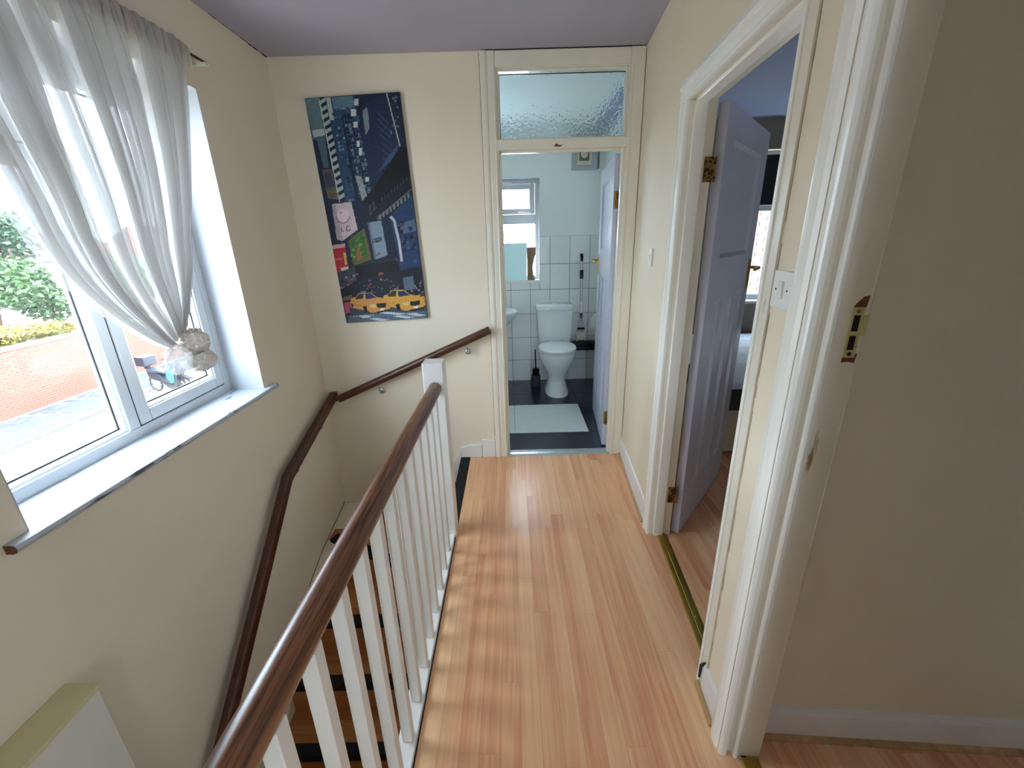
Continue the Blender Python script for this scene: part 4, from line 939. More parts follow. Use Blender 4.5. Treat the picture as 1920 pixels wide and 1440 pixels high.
    q.add([(x, -0.0226, z) for z in vz for x in vx], [(j*(GW+1)+i, (j+1)*(GW+1)+i, (j+1)*(GW+1)+i+1, j*(GW+1)+i+1) for j in range(GH) for i in range(GW)])
    o = q.build('print', PRINT, ob); ca = o.data.color_attributes.new('ink', 'FLOAT_COLOR', 'CORNER')
    cols = np.ones((GH*GW, 4, 4), np.float32); cols[:, :, :3] = lin.reshape(-1, 1, 3); ca.data.foreach_set('color', cols.reshape(-1))
build_picture()

# ================================================================== BATHROOM
BY = 4.506; BR = 0.925; BLX = -0.90
m = MB(); X0, X1, Z0, Z1 = -0.50, 0.291, 1.083, 2.057
m.box(BLX, X0, BY+0.006, BY+0.23, -0.2, CZ); m.box(X1, BR+0.1, BY+0.006, BY+0.23, -0.2, CZ); m.box(X0, X1, BY+0.006, BY+0.23, -0.2, Z0); m.box(X0, X1, BY+0.006, BY+0.23, Z1, CZ)
wbf = m.build('wall_bathroom_far', BATHP); tagS(wbf, 'pale painted bathroom end wall with white tiles to chest height', 'wall')
m = MB(); m.box(BR+0.006, BR+0.09, FY+0.105, BY+0.006, -0.2, CZ); wbr = m.build('wall_bathroom_right', BATHP); tagS(wbr, 'pale bathroom side wall behind the open lilac door', 'wall')
m = MB(); m.box(BLX-0.1, BLX, FY+0.105, BY+0.23, -0.2, CZ); tagS(m.build('wall_bathroom_left', BATHP), 'pale bathroom side wall hidden left of the doorway', 'wall')
m = MB(); m.box(BLX, -0.125, FY+0.105, FY+0.112, 0, CZ); m.box(0.77, BR+0.006, FY+0.105, FY+0.112, 0, CZ); tagS(m.build('wall_bathroom_near', BATHP), 'pale bathroom wall beside the door frame', 'wall')
# wall tiles 203 x 254
tc_ = {}
def tile(parent, x0, x1, z0, z1, side=None):
    g = 0.002; k = (round(x1-x0, 4), round(z1-z0, 4), side)
    if k not in tc_:
        hx, hz = (x1-x0)/2-g, (z1-z0)/2-g; q = MB(); c = 0.0015
        r0 = [(-hx, 0, -hz), (hx, 0, -hz), (hx, 0, hz), (-hx, 0, hz)]; r1 = [(p[0], -0.005, p[2]) for p in r0]
        r2 = [(p[0]*(1-c/hx), -0.0065, p[2]*(1-c/hz)) for p in r0]; q.loft([r0, r1, r2]); q.f = [f[::-1] for f in q.f]
        if side: q.v = [(y, -x, z) for x, y, z in q.v]
        tc_[k] = q.mesh('tile'); tc_[k].materials.append(TILEW)
    if side: return copy_at(tc_[k], 'tile', (BR+0.0058, (x0+x1)/2, (z0+z1)/2), parent)
    return copy_at(tc_[k], 'tile', ((x0+x1)/2, BY+0.0058, (z0+z1)/2), parent)
zr = [0.0, 0.238, 0.490, 0.743, 0.996, 1.252, 1.522]
xr = [0.600+0.2035*k_ for k_ in range(-7, 2)]+[BR+0.004]
for a_, b_ in zip(zr[:-1], zr[1:]):
    for c_, d_ in zip(xr[:-1], xr[1:]):
        if a_ >= 1.2 and c_ < 0.1: continue
        lo, hi, l2 = a_, b_, c_
        if a_ < 1.083 < b_ and d_ <= 0.40:
            if d_ <= 0.20: hi = 1.080
            else:
                tile(wbf, c_, X1, a_, 1.080); l2 = X1; lo = a_
        if a_ >= 1.2 and c_ < X1: l2 = X1
        tile(wbf, l2, d_, lo, hi)
for a_, b_ in zip(zr[:-1], zr[1:]):
    for k_ in range(5): tile(wbr, BY-0.2035*(k_+1), BY-0.2035*k_, a_, b_, 1)
m = MB(); m.box(BLX, BR+0.004, BY+0.0052, BY+0.0062, 0, 1.08); m.box(X1, BR+0.004, BY+0.0052, BY+0.0062, 1.08, 1.522); m.build('grout_bed', GROUT, wbf)
m = MB(); m.box(BR+0.0052, BR+0.0062, BY-1.02, BY, 0, 1.522); m.build('grout_bed', GROUT, wbr)
# floor tiles
m = MB(); m.box(BLX, BR+0.006, FY+0.07, BY+0.006, -0.1, -0.004); fbth = m.build('floor_bathroom', GROUTD); tagS(fbth, 'dark slate tiled bathroom floor with one pale tile', 'floor')
yr = [2.852, 3.142, 3.757, 4.06, 4.375, BY+0.004]
for a_, b_ in zip(yr[:-1], yr[1:]):
    for c_, d_ in ((BLX, -0.61), (-0.61, -0.003), (-0.003, 0.600), (0.600, BR+0.004)):
        q = MB(); q.box(c_+0.0015, d_-0.0015, a_+0.0015, b_-0.0015, -0.004, 0.004)
        q.build('tile', PALET if (a_ == 3.142 and d_ < 0.65 and c_ > BLX) else SLATE, fbth, bevel=0.001)
# window_2
w2 = struct('window_2', 'white plastic bathroom window with a top vent and frosted lower pane', 'window')
def fr2(x0, x1, z0, z1, wd_, ya, yb, name, mt=UPVC, bev=0.003):
    q = MB(); q.box(x0, x0+wd_, ya, yb, z0, z1); q.box(x1-wd_, x1, ya, yb, z0, z1); q.box(x0+wd_, x1-wd_, ya, yb, z0, z0+wd_); q.box(x0+wd_, x1-wd_, ya, yb, z1-wd_, z1); return q.build(name, mt, w2, bevel=bev)
WY = BY+0.085
fr2(X0, X1, Z0+0.012, Z1, 0.040, WY, WY+0.06, 'outer_frame'); q = MB(); q.box(X0+0.04, X1-0.04, WY, WY+0.06, 1.645, 1.735); q.build('transom', UPVC, w2, bevel=0.003)
fr2(X0+0.042, X1-0.042, 1.737, Z1-0.042, 0.052, WY-0.012, WY+0.045, 'vent_sash'); q = MB(); q.box(X0+0.09, X1-0.09, WY+0.02, WY+0.026, 1.785, Z1-0.09); q.build('pane', GLASS, w2)
q = MB(); q.box(X0+0.036, X1-0.036, WY+0.02, WY+0.026, Z0+0.05, 1.65); q.build('pane', FROST, w2)
q = MB(); q.tube([(0.085, WY-0.013, 1.752), (0.085, WY-0.040, 1.752), (0.10, WY-0.046, 1.750), (0.205, WY-0.046, 1.744)], 0.008, 8); q.build('handle', PLASTIC, w2, smooth=True)
q = MB(); q.box(-0.2, 0.02, WY-0.016, WY, 2.006, 2.032); q.build('trickle_vent', PLASTIC, w2, bevel=0.003)
q = MB(); q.box(X0, X1+0.002, BY-0.012, BY+0.086, 1.068, Z0+0.012); q.build('sill', TILEW, w2, bevel=0.004)
q = MB(); q.box(X1-0.002, X1+0.001, BY+0.004, WY, Z0+0.012, Z1); q.box(X0, X1, BY+0.004, WY, Z1-0.001, Z1+0.002); q.build('reveal', REVEAL, w2)
# mirror leaning on the sill and a driftwood board
mr_ = thing('mirror', 'frameless mirror leaning on the bathroom window sill', 'mirror', (-0.05, BY+0.02, Z0+0.013))
M_ = TR(0, BY+0.036, Z0+0.0125) @ RZ(math.radians(-9)) @ RX(math.radians(-9))
q = MB(M_); q.box(-0.36, 0.158, 0, 0.004, 0, 0.372); q.build('glass', MIRROR, mr_); q = MB(M_); q.box(-0.36, 0.158, 0.004, 0.008, 0, 0.372); q.build('backing', GREYBOX, mr_)
q = MB(TR(0.163, BY+0.010, Z0+0.0125) @ RX(math.radians(-5))); q.prism([(0.0, 0), (0.085, 0), (0.064, 0.055), (0.058, 0.13), (0.072, 0.20), (0.090, 0.26), (0.092, 0.325), (0.0, 0.325)], 0, 0.022, axis=1)
tag(q.build('wooden_board', DRIFT, None, bevel=0.003), 'wavy edged brown board standing beside the mirror on the sill', 'board')
# extractor fan
ef = thing('extractor_fan', 'square yellowed extractor fan on a white backboard high in the bathroom', 'fan', (0.72, BY, 2.25))
q = MB(); q.box(0.600, 0.845, BY-0.012, BY+0.006, 2.112, 2.42); q.build('backboard', REVEAL, ef, bevel=0.003); q = MB(); q.box(0.648, 0.785, BY-0.046, BY-0.012, 2.150, 2.335); q.build('housing', FANC, ef, bevel=0.006)
q = MB(); q.box(0.664, 0.762, BY-0.049, BY-0.046, 2.186, 2.284); gr = q.build('grille', DARK, ef)
for k_ in range(8): q = MB(); q.box(0.667+k_*0.0125, 0.671+k_*0.0125, BY-0.052, BY-0.049, 2.188, 2.282); q.build('slat', FANC, gr)
q = MB(); q.lathe([(0.034, 0), (0.034, 0.007), (0.03, 0.009)], 24, TR(0.713, BY-0.049, 2.240) @ RX(math.pi/2)); q.build('cap', FANC, ef, smooth=True)
q = MB(); q.box(0.852, 0.864, BY-0.012, BY+0.006, 2.12, 2.45); q.build('trunking', GROUT, ef)
# ---- toilet
TX = 0.435
to = thing('toilet', 'white close coupled toilet with its lid down against the bathroom end wall', 'toilet', (TX, 4.15, 0.004))
rings = []
for z, a_, y0, y1 in ((0.004, 0.118, 3.915, 4.36), (0.03, 0.116, 3.920, 4.36), (0.085, 0.098, 3.955, 4.34), (0.155, 0.088, 3.985, 4.32), (0.22, 0.104, 3.965, 4.32), (0.29, 0.140, 3.925, 4.33), (0.36, 0.168, 3.895, 4.345), (0.415, 0.180, 3.880, 4.35), (0.442, 0.182, 3.878, 4.35)):
    rings.append(ell(TX, (y0+y1)/2, a_, (y1-y0)/2, z, 32, 2.3))
q = MB(); q.loft(rings); q.build('pan', CERAM, to, smooth=True)
def seat_rings(z0, z1, grow):
    out = []
    for z, g in ((z0, 0.0), (z0+0.004, 0.006), (z1-0.008, 0.006), (z1-0.002, 0.0), (z1, -0.012)):
        out.append(ell(TX, 4.12, 0.178+grow+g, 0.245+grow+g, z, 36, 2.25, yb=0.195+g))
    return out
q = MB(); q.loft(seat_rings(0.444, 0.461, 0.0)); q.build('seat', PLASTIC, to, smooth=True); q = MB(); q.loft(seat_rings(0.463, 0.488, 0.004)); q.build('lid', CERAM, to, smooth=True)
for x in (-0.075, 0.075): q = MB(); q.lathe([(0.013, 0), (0.013, 0.03), (0.008, 0.034)], 12, TR(TX+x, 4.315, 0.456)); q.build('hinge', CHROME, to, smooth=True)
q = MB(); q.loft([[(*p, z) for p in rr(TX-a_, TX+a_, 4.505-d_, 4.500, 0.03)] for z, a_, d_ in ((0.445, 0.150, 0.165), (0.47, 0.163, 0.178), (0.60, 0.176, 0.186), (0.805, 0.183, 0.190))]); q.build('cistern', CERAM, to, smooth=True)
q = MB(); q.loft([[(*p, z) for p in rr(TX-a_, TX+a_, 4.505-d_, 4.502, 0.03)] for z, a_, d_ in ((0.806, 0.186, 0.192), (0.812, 0.194, 0.2), (0.838, 0.194, 0.2), (0.852, 0.188, 0.194), (0.858, 0.175, 0.18))]); q.build('cistern_lid', CERAM, to, smooth=True)
q = MB(); q.lathe([(0.027, 0), (0.027, 0.004), (0.022, 0.008), (0.004, 0.007)], 20, TR(TX, 4.405, 0.857)); q.build('flush_button', CHROME, to, smooth=True)
q = MB(); q.tube([(TX+0.02, 4.34, 0.20), (TX+0.06, 4.42, 0.17), (TX+0.06, 4.498, 0.17)], 0.05, 14); q.build('soil_pipe', PIPEB, to, smooth=True)
# ---- toilet brush
tb = thing('toilet_brush', 'dark toilet brush in a grey pot beside the toilet', 'brush', (0.232, 4.30, 0.004))
q = MB(TR(0.232, 4.30, 0.004)); q.lathe([(0.040, 0), (0.048, 0.01), (0.050, 0.12), (0.045, 0.125), (0.040, 0.12)], 20); q.build('pot', GREYRUB, tb, smooth=True)
q = MB(TR(0.232, 4.30, 0.004)); q.lathe([(0.022, 0.1), (0.036, 0.11), (0.036, 0.19), (0.02, 0.20)], 16); q.build('bristles', BLACK, tb, smooth=True)
q = MB(TR(0.232, 4.30, 0.004)); q.tube([(0, 0, 0.19), (-0.004, 0.01, 0.40)], 0.007, 8); q.build('handle', BLACK, tb, smooth=True)
# ---- basin
bs_ = thing('basin', 'white wall hung basin at the left edge of the bathroom doorway', 'basin', (-0.21, 4.3, 0.8))
q = MB(); rg = []
for z, a_, y0 in ((0.60, 0.10, 4.36), (0.66, 0.15, 4.30), (0.72, 0.21, 4.22), (0.775, 0.248, 4.145), (0.805, 0.262, 4.115), (0.815, 0.262, 4.113), (0.818, 0.250, 4.122), (0.79, 0.222, 4.160), (0.72, 0.15, 4.25), (0.69, 0.05, 4.33)): rg.append(ell(-0.205, (y0+4.5)/2, a_, (4.5-y0)/2, z, 32, 2.6))
q.loft(rg); q.build('bowl', CERAM, bs_, smooth=True)
q = MB(); q.tube([(-0.075, 4.44, 0.812), (-0.075, 4.44, 0.895), (-0.075, 4.425, 0.91), (-0.075, 4.36, 0.885)], 0.012, 10); q.tube([(-0.075, 4.44, 0.90), (-0.075, 4.45, 0.935)], 0.014, 10); q.build('tap', CHROME, bs_, smooth=True)
# ---- pipe shelf, mop, roll holder
ps = thing('waste_pipe', 'black boxed waste pipe running behind the toilet to the right wall', 'pipe', (0.75, 4.46, 0.40))
q = MB(); q.tube([(0.63, 4.455, 0.375), (BR-0.002, 4.455, 0.375)], 0.030, 16); q.build('pipe', PIPEB, ps, smooth=True); q = MB(); q.box(0.63, BR-0.002, 4.42, BY-0.002, 0.412, 0.446); q.build('ledge', PIPEB, ps, bevel=0.003)
q = MB(); q.tube([(0.70, 4.455, 0.375), (0.706, 4.455, 0.375)], 0.036, 16); q.build('clip', GREYRUB, ps, smooth=True)
mp_ = thing('sponge_mop', 'squeeze mop with cream sponge leaning upright beside the toilet', 'mop', (0.725, 4.46, 0.447))
mx = 0.722
def mt_(z0, z1, r, mm_, nm): q = MB(); q.tube([(mx+0.012*(1.1-z0), BY-0.036+0.012*z0, z0), (mx+0.012*(1.1-z1), BY-0.036+0.012*z1, z1)], r, 10); return q.build(nm, mm_, mp_, smooth=True)
mt_(0.66, 1.22, 0.0115, STEEL, 'pole'); mt_(0.745, 0.865, 0.0125, PLASTIC, 'sleeve'); mt_(1.10, 1.185, 0.018, BLACK, 'lever_grip'); mt_(1.185, 1.275, 0.0135, PINKP, 'upper_sleeve'); mt_(0.695, 0.745, 0.015, DKGREEN, 'collar'); mt_(1.115, 1.13, 0.020, GREYBOX, 'clamp')
q = MB(); q.tube([(mx-0.002, BY-0.02, 1.27), (mx-0.002, BY-0.02, 1.31), (mx-0.008, BY-0.022, 1.345)], 0.015, 10); q.build('hook_grip', BLACK, mp_, smooth=True)
q = MB(); 
for x in (-0.030, -0.010, 0.010, 0.030): q.tube([(mx+0.004+x*0.25, BY-0.034, 0.70), (mx+0.004+x*0.9, BY-0.036, 0.63), (mx+0.004+x, BY-0.038, 0.58), (mx+0.004+x*0.8, BY-0.038, 0.535)], 0.003, 6)
q.build('linkage', STEEL, mp_, smooth=True)
q = MB(); q.box(mx-0.034, mx+0.042, BY-0.055, BY-0.022, 0.572, 0.590); q.build('clamp_bar', BLACK, mp_, bevel=0.003)
q = MB(); q.prism([(mx-0.046, 0.478), (mx+0.054, 0.478), (mx+0.044, 0.542), (mx-0.034, 0.542)], BY-0.062, BY-0.018, axis=1); q.box(mx-0.046, mx-0.034, BY-0.062, BY-0.018, 0.449, 0.478); q.box(mx+0.042, mx+0.054, BY-0.062, BY-0.018, 0.449, 0.478); q.build('sponge', SPONGE, mp_, bevel=0.003)
rh = thing('roll_holder', 'white rounded toilet roll holder on the bathroom side wall', 'roll holder', (0.88, 4.35, 0.66))
q = MB(); q.prism([(0.0, 0.0)]+[(-0.125*math.cos(math.radians(t)), 0.075*math.sin(math.radians(t))*2) for t in range(0, 91, 10)], 4.29, 4.41, axis=1, M=TR(BR, 0, 0.62)); q.build('cover', PLASTIC, rh, bevel=0.006)
q = MB(); q.tube([(BR-0.055, 4.295, 0.655), (BR-0.055, 4.405, 0.655)], 0.045, 20); q.build('roll', COPING, rh, smooth=True)

# ================================================================== BEDROOM
BFY = 4.36
m = MB(); bx0, bx1, bz0, bz1 = 2.12, 2.78, 0.835, 2.22
m.box(0.99, bx0, BFY, BFY+0.2, 0, CZ); m.box(bx1, 3.72, BFY, BFY+0.2, 0, CZ); m.box(bx0, bx1, BFY, BFY+0.2, 0, bz0); m.box(bx0, bx1, BFY, BFY+0.2, bz1, CZ)
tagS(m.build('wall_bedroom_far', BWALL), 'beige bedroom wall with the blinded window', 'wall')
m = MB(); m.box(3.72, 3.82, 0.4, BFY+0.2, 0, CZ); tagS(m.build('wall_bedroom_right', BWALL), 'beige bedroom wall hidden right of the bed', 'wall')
w3 = struct('window_3', 'white bedroom window under a dark roller blind', 'window')
def fr3(x0, x1, z0, z1, wd_, ya, yb, name, bev=0.003):
    q = MB(); q.box(x0, x0+wd_, ya, yb, z0, z1); q.box(x1-wd_, x1, ya, yb, z0, z1); q.box(x0+wd_, x1-wd_, ya, yb, z0, z0+wd_); q.box(x0+wd_, x1-wd_, ya, yb, z1-wd_, z1); return q.build(name, UPVC, w3, bevel=bev)
fr3(bx0, bx1, bz0+0.012, bz1, 0.055, BFY+0.08, BFY+0.14, 'outer_frame'); 
q = MB(); q.box(bx0+0.05, bx1-0.05, BFY+0.10, BFY+0.106, bz0+0.06, bz1-0.05); q.build('pane', GLASS, w3); q = MB(); q.box(bx0+0.055, bx1-0.055, BFY+0.078, BFY+0.13, 1.70, 1.75); q.build('transom', UPVC, w3)
q = MB(); q.box(bx0-0.03, bx1+0.03, BFY-0.035, BFY+0.08, bz0-0.016, bz0+0.012); q.build('sill', UPVC, w3, bevel=0.004)
rb = thing('roller_blind', 'dark roller blind half drawn over the bedroom window', 'blind', (2.6, BFY-0.03, 2.15))
q = MB(); q.box(bx0-0.02, bx1+0.02, BFY-0.034, BFY-0.031, 1.765, 2.150); q.build('fabric', BLIND, rb); q = MB(); q.tube([(bx0-0.03, BFY-0.032, 2.150), (bx1+0.03, BFY-0.032, 2.150)], 0.022, 14); q.build('roller', BLIND, rb, smooth=True)
q = MB(); q.box(bx0-0.02, bx1+0.02, BFY-0.038, BFY-0.028, 1.745, 1.768); q.build('bottom_bar', BLIND, rb)
bed = thing('bed', 'divan bed with pale blue bedding over a dark mattress side', 'bed', (2.2, 3.4, 0))
q = MB(); q.box(1.38, 3.1, 2.715, 4.25, 0.02, 0.345); q.build('divan_base', BEDBASE, bed, bevel=0.01); q = MB(); q.box(1.39, 3.09, 2.72, 4.24, 0.347, 0.520); q.build('mattress', BEDDARK, bed, bevel=0.03, segs=3)
q = MB(); nx_, ny_ = 60, 60
for j in range(ny_+1):
    for i in range(nx_+1):
        x, y = 1.385+1.715*i/nx_, 2.705+1.54*j/ny_; z = 0.535+0.010*mnoise.fractal(Vector((x*4, y*9, 1)), 1, 2, 4)
        if j == 0: z = 0.50
        q.v.append((x, y, z))
q.f = [(j*(nx_+1)+i, j*(nx_+1)+i+1, (j+1)*(nx_+1)+i+1, (j+1)*(nx_+1)+i) for j in range(ny_) for i in range(nx_)]; q.build('duvet', SHEET, bed, smooth=True)
q = MB(); q.prism([(2.700, 0.345), (2.713, 0.38), (2.713, 0.345)], 1.47, 1.62, axis=0); q.build('fabric_flap', BEDDARK, bed)

# ================================================================== OUTSIDE
def bricks(wall, rows, cols, origin, along, bl, bh, mt, limit=300, key=None, seed=1, order=None):
    """individual bricks share one mesh; the ones past the limit are joined"""
    ux, uy = along; L, T_, Hh = bl*0.5-0.005, 0.012, bh*0.5-0.005
    q = MB(); q.box(-L, L, -T_, T_, -Hh, Hh); me = q.mesh('brick'); me.materials.append(mt); ang = math.atan2(uy, ux)
    spots = []
    for r in range(rows):
        for c in range(cols):
            off = bl/2 if r % 2 else 0; s_ = c*bl+off; spots.append((origin[0]+ux*s_, origin[1]+uy*s_, origin[2]+r*bh))
    spots.sort(key=order)
    for p in spots[:limit]: copy_at(me, 'brick', p, wall, (0, 0, ang))
    if len(spots) > limit:
        q = MB()
        for p in spots[limit:]: q.box(-L, L, -T_, T_, -Hh, Hh, TR(*p) @ RZ(ang))
        o = q.build('brickwork', mt, wall); o['kind'] = 'stuff'
GZ = -2.9; BXW = -14.1
gw = thing('garden_wall', 'sunlit red brick garden wall with a pale coping across the road', 'wall', (BXW, 13.5, GZ))
q = MB(); q.box(BXW-0.22, BXW-0.006, 5.0, 22.0, GZ, -1.07); q.build('core', MORTAR, gw); q = MB(); q.box(BXW-0.26, BXW+0.05, 5.0, 22.0, -1.07, -1.0); q.build('coping', COPING, gw, bevel=0.01)
bricks(gw, 24, 56, (BXW-0.004, 8.6, GZ+0.05), (0, 1), 0.225, 0.075, BRICK, 300, order=lambda p: abs(p[1]-12.0)*0.7+abs(p[2]+1.5)*2)
q = MB(); q.box(-60, -1.65, -20, 60, GZ-0.2, GZ-0.04); tag(q.build('road', CONCRETE), 'pale sun bleached road and drive outside the landing window', 'road')
pv = thing('pavement', 'grey crazy paving along the foot of the garden wall', 'pavement', (-13.2, 13, GZ))
q = MB(); q.box(BXW, -12.15, 4, 22, GZ-0.04, GZ-0.022); q.build('mortar_bed', CONCRETE, pv)
rnd = random.Random(21); y = 8.0
while y < 17:
    L = rnd.uniform(1.1, 2.2); x = BXW+0.05
    ws = rnd.choice(([1.7], [0.9, 0.85], [1.15, 0.6]))
    for w_ in ws:
        pts = [(x+0.04, y+0.04), (x+w_*0.5, y+0.02+rnd.uniform(0, 0.08)), (x+w_-0.05, y+0.05+rnd.uniform(0, 0.1)), (x+w_-0.03, y+L*0.5), (x+w_-0.06, y+L-0.12-rnd.uniform(0, 0.2)), (x+w_*0.6, y+L-0.04), (x+0.05, y+L-0.08-rnd.uniform(0, 0.15))]
        q = MB(); q.prism(pts, GZ-0.022, GZ+0.005); q.build('stone', STONE, pv, bevel=0.01); x += w_+0.05
    y += L
q = MB(); q.box(-12.12, -11.98, 4, 22, GZ-0.04, GZ+0.0); q.build('kerb', STONE, pv, bevel=0.01)
q = MB(); q.box(-60, BXW-0.22, -10, 60, GZ-0.2, -1.55); tag(q.build('garden_ground', EARTH), 'raised earth garden behind the brick wall', 'ground')
def foliage(c, r, n, size, mt, name, label, cat, trunk=None, seed=1, group=None):
    rnd = random.Random(seed); t = thing(name, label, cat, (c[0], c[1], -1.55), group); q = MB()
    lobes = [(Vector(c)+Vector((rnd.uniform(-.6, .6)*r[0], rnd.uniform(-.6, .6)*r[1], rnd.uniform(-.5, .5)*r[2])), rnd.uniform(0.4, 0.62)) for _ in range(9)]
    for _ in range(n):
        lc, k_ = rnd.choice(lobes); d = Vector((rnd.gauss(0, 1), rnd.gauss(0, 1), rnd.gauss(0, 1))).normalized()*(rnd.random()**0.35)
        p = lc+Vector((d.x*r[0]*k_, d.y*r[1]*k_, d.z*r[2]*k_)); a_ = Vector((rnd.gauss(0, 1), rnd.gauss(0, 1), rnd.gauss(0, .6))).normalized(); b_ = a_.cross(Vector((rnd.gauss(0, 1), rnd.gauss(0, 1), rnd.gauss(0, 1)))).normalized(); s_ = size*rnd.uniform(.6, 1.3)
        i = len(q.v); q.v += [tuple(p+a_*s_), tuple(p+b_*s_*.5), tuple(p-a_*s_), tuple(p-b_*s_*.5)]; q.f.append((i, i+1, i+2, i+3))
    o = q.build('leaves', mt, t); o['kind'] = 'stuff'
    if trunk:
        q = MB(); q.tube([(c[0], c[1], -1.56), (c[0]+0.1, c[1], (c[2]-1.5)/2), (c[0], c[1]+0.05, c[2])], trunk, 8); q.build('trunk', BARK, t, smooth=True)
    return t
foliage((-18.3, 15.0, 0.35), (1.7, 2.1, 1.6), 7000, 0.11, LEAF, 'tree', 'bushy green tree behind the brick garden wall', 'tree', 0.09, 2)
foliage((-17.8, 20.2, 0.0), (1.5, 2.0, 1.5), 6000, 0.13, LEAF, 'tree', 'loose green tree beside the grey shed roof', 'tree', 0.09, 3)
foliage((-27.0, 22.2, 2.0), (2.4, 2.4, 2.4), 6000, 0.16, LEAFD, 'tree', 'tall dark green tree rising highest at the left', 'tree', 0.14, 4)
foliage((-15.1, 12.9, -0.95), (0.55, 1.7, 0.40), 4500, 0.06, LEAFY, 'hedge', 'low yellow hedge just above the garden wall', 'hedge', None, 5)
foliage((-15.35, 16.3, -0.75), (0.5, 1.3, 0.7), 4000, 0.08, LEAF, 'shrub', 'bright green shrub between the hedge and the window mullion', 'shrub', 0.04, 6)
def house(x, y, wx, wy, zb, ze, zr_, label, chim, seed):
    t = thing('house', label, 'house', (x, y, zb)); q = MB(); q.box(x-wx/2, x+wx/2, y-wy/2, y+wy/2, zb, ze); b_ = q.build('wall', RENDERW, t)
    q = MB(); e = 0.4; q.prism([(x-wx/2-e, ze-0.1), (x+wx/2+e, ze-0.1), (x+wx/2+e, ze+0.05), (x, zr_), (x-wx/2-e, ze+0.05)], y-wy/2-e, y+wy/2+e, axis=1); q.build('roof', ROOFT, t)
    q = MB(); q.box(x+wx/2+e-0.02, x+wx/2+e+0.06, y-wy/2-e, y+wy/2+e, ze-0.12, ze+0.02); q.build('gutter', BLACK, t)
    for cy in chim:
        q = MB(); q.box(x-0.4, x+0.4, y+cy-0.4, y+cy+0.4, zr_-0.6, zr_+1.0); ch = q.build('chimney', BRICKB, t)
        q = MB(); q.box(x-0.48, x+0.48, y+cy-0.48, y+cy+0.48, zr_+0.95, zr_+1.08); q.build('chimney_cap', MORTAR, ch)
        for d_ in (-0.18, 0.18): q = MB(); q.lathe([(0.12, 0), (0.10, 0.35)], 10, TR(x, y+cy+d_, zr_+1.08)); q.build('chimney_pot', BRICK, ch)
    for k_ in range(3):
        yy_ = y-wy/2+wy*(k_+0.5)/3; q = MB(); q.box(x+wx/2, x+wx/2+0.04, yy_-0.6, yy_+0.6, ze-1.5, ze-0.4); wn = q.build('window', UPVC, t); q = MB(); q.box(x+wx/2+0.04, x+wx/2+0.05, yy_-0.52, yy_+0.52, ze-1.42, ze-0.48); q.build('pane', SCOOT, wn)
house(-44.0, 42.0, 8, 9, -1.55, 0.7, 3.0, 'white rendered house with a faded red roof behind the trees', (-3.0, 3.2), 1)
house(-40.0, 52.0, 9, 8, -1.55, 1.2, 4.0, 'second white house with faded roof and chimney seen through the curtain', (0.5,), 2)
sh = thing('shed', 'low garden building with a flat grey roof behind the shrubs', 'shed', (-22, 24, -1.55))
q = MB(); q.box(-26, -20.5, 20.6, 27, -1.55, 0.0); q.build('wall', RENDERW, sh); q = MB(); q.box(-26.2, -20.2, 20.3, 27.2, 0.0, 0.12); q.prism([(-26.2, 0.12), (-20.2, 0.12), (-23.2, 0.75)], 20.3, 27.2, axis=1); q.build('roof', ROOFG, sh)
# scooter
SCM = TR(-11.1, 13.0, GZ-0.034) @ RZ(math.radians(-14))
sc = thing('motor_scooter', 'dark blue scooter with grey top box and teal cloth parked on the road', 'scooter', (-11.1, 13.0, GZ-0.04))
for x in (-0.62, 0.62):
    q = MB(SCM); q.tube([(x+0.24*math.cos(t), 0, 0.27+0.24*math.sin(t)) for t in np.linspace(0, 2*math.pi, 25)[:-1]], 0.035, 8, closed=True); wh = q.build('tyre', RUBBER, sc, smooth=True)
    q = MB(SCM); q.lathe([(0.05, -0.04), (0.05, 0.04)], 10, TR(x, 0, 0.27) @ RX(math.pi/2))
    for k_ in range(5): q.tube([(x, 0, 0.27), (x+0.22*math.cos(k_*1.257), 0, 0.27+0.22*math.sin(k_*1.257))], 0.014, 6)
    q.build('wheel', STEEL, wh)
q = MB(SCM); q.loft([[(x, y*w_, z+y2) for y, y2 in ((-1, 0), (-0.8, h_), (0.8, h_), (1, 0), (0.7, -0.16), (-0.7, -0.16))] for x, w_, z, h_ in ((-0.80, 0.06, 0.66, 0.05), (-0.55, 0.14, 0.60, 0.12), (-0.2, 0.15, 0.50, 0.12), (-0.02, 0.12, 0.32, 0.06), (0.25, 0.12, 0.28, 0.05), (0.36, 0.13, 0.38, 0.08))]); q.build('body', SCOOT, sc, smooth=True)
q = MB(SCM); q.prism([(0.30, 0.25), (0.40, 0.25), (0.56, 0.80), (0.50, 0.86), (0.44, 0.80)], -0.14, 0.14, axis=1); q.build('leg_shield', SCOOT, sc, bevel=0.02)
q = MB(SCM); q.prism([(-0.72, 0.70), (0.05, 0.66), (0.08, 0.72), (-0.2, 0.76), (-0.70, 0.80)], -0.13, 0.13, axis=1); q.build('seat', SEATV, sc, bevel=0.02)
q = MB(SCM); q.box(-0.98, -0.58, -0.20, 0.20, 0.88, 1.20); q.box(-0.86, -0.70, -0.06, 0.06, 0.76, 0.88); q.build('top_box', SCOOT, sc, bevel=0.03)
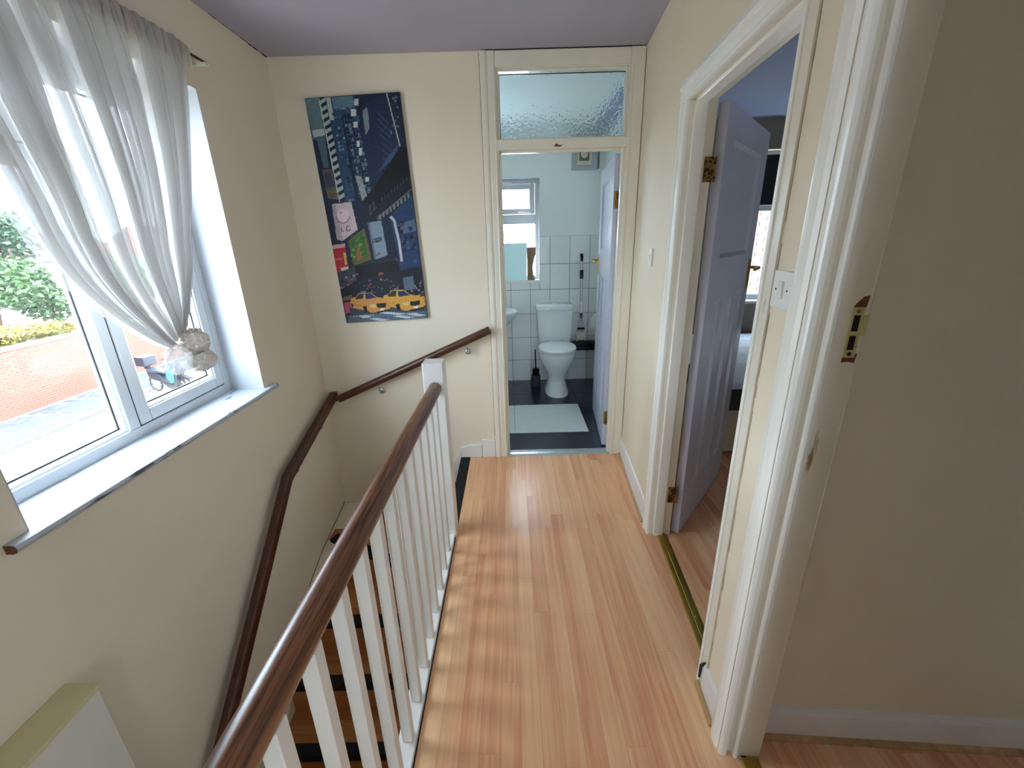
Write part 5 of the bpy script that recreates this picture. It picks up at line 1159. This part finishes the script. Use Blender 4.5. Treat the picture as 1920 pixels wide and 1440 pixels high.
q = MB(SCM); q.tube([(0.62, 0, 0.27), (0.50, 0, 0.85), (0.44, 0, 0.98)], 0.025, 8); q.tube([(0.36, -0.32, 1.00), (0.44, -0.12, 1.02), (0.44, 0.12, 1.02), (0.36, 0.32, 1.00)], 0.020, 8); q.build('handlebar', BLACK, sc, smooth=True)
q = MB(SCM); q.loft([ell(0.50, 0, 0.07, 0.09, 0.90, 14), ell(0.53, 0, 0.09, 0.10, 0.98, 14), ell(0.50, 0, 0.06, 0.08, 1.06, 14)]); q.build('headlamp', SEATV, sc, smooth=True)
q = MB(SCM); q.prism([(0.34, 0.52), (0.60, 0.58), (0.90, 0.50), (0.92, 0.54), (0.60, 0.63)], -0.06, 0.06, axis=1); q.build('mudguard', BLACK, sc)
for yy_ in (-0.24, 0.24): q = MB(SCM); q.tube([(0.42, yy_, 1.01), (0.40, yy_*1.3, 1.16)], 0.008, 6); q.lathe([(0.05, 0), (0.05, 0.012)], 12, TR(0.40, yy_*1.3, 1.19) @ RY(math.pi/2)); q.build('mirror', BLACK, sc, smooth=True)
crumple((0, 0, 0), (0.20, 0.17, 0.34), 5.2, amp=0.2).build('cloth', TEAL, None, smooth=True)
o = bpy.data.objects['cloth']; o.data.transform(SCM @ TR(0.24, -0.02, 0.66)); adopt(o, sc)
# neighbour's wall seen through the bedroom window
nb = thing('neighbour_wall', 'sunlit brown brick wall of the house next door outside the bedroom', 'wall', (3.9, 6.9, -1))
q = MB(); q.box(1.2, 6.5, 6.908, 7.1, GZ, 4.2); q.build('core', MORTAR, nb)
bricks(nb, 32, 12, (2.9, 6.904, -0.10), (1, 0), 0.225, 0.075, BRICKB, 300, order=lambda p: abs(p[0]-4.0)*1.2+abs(p[2]-0.95)*1.0)

# ------------------------------------------------------------------ groups of like things
for o in COL.objects:
    if o.parent is None and 'category' in o:
        base = o.name.split('.')[0]
        g = {'wall_handrail': 'handrails along the stair walls', 'light_switch': 'white light switches', 'tree': 'trees behind the garden wall',
             'house': 'houses behind the trees', 'roller_blind': 'roller blinds'}.get(base)
        if g: o['group'] = g
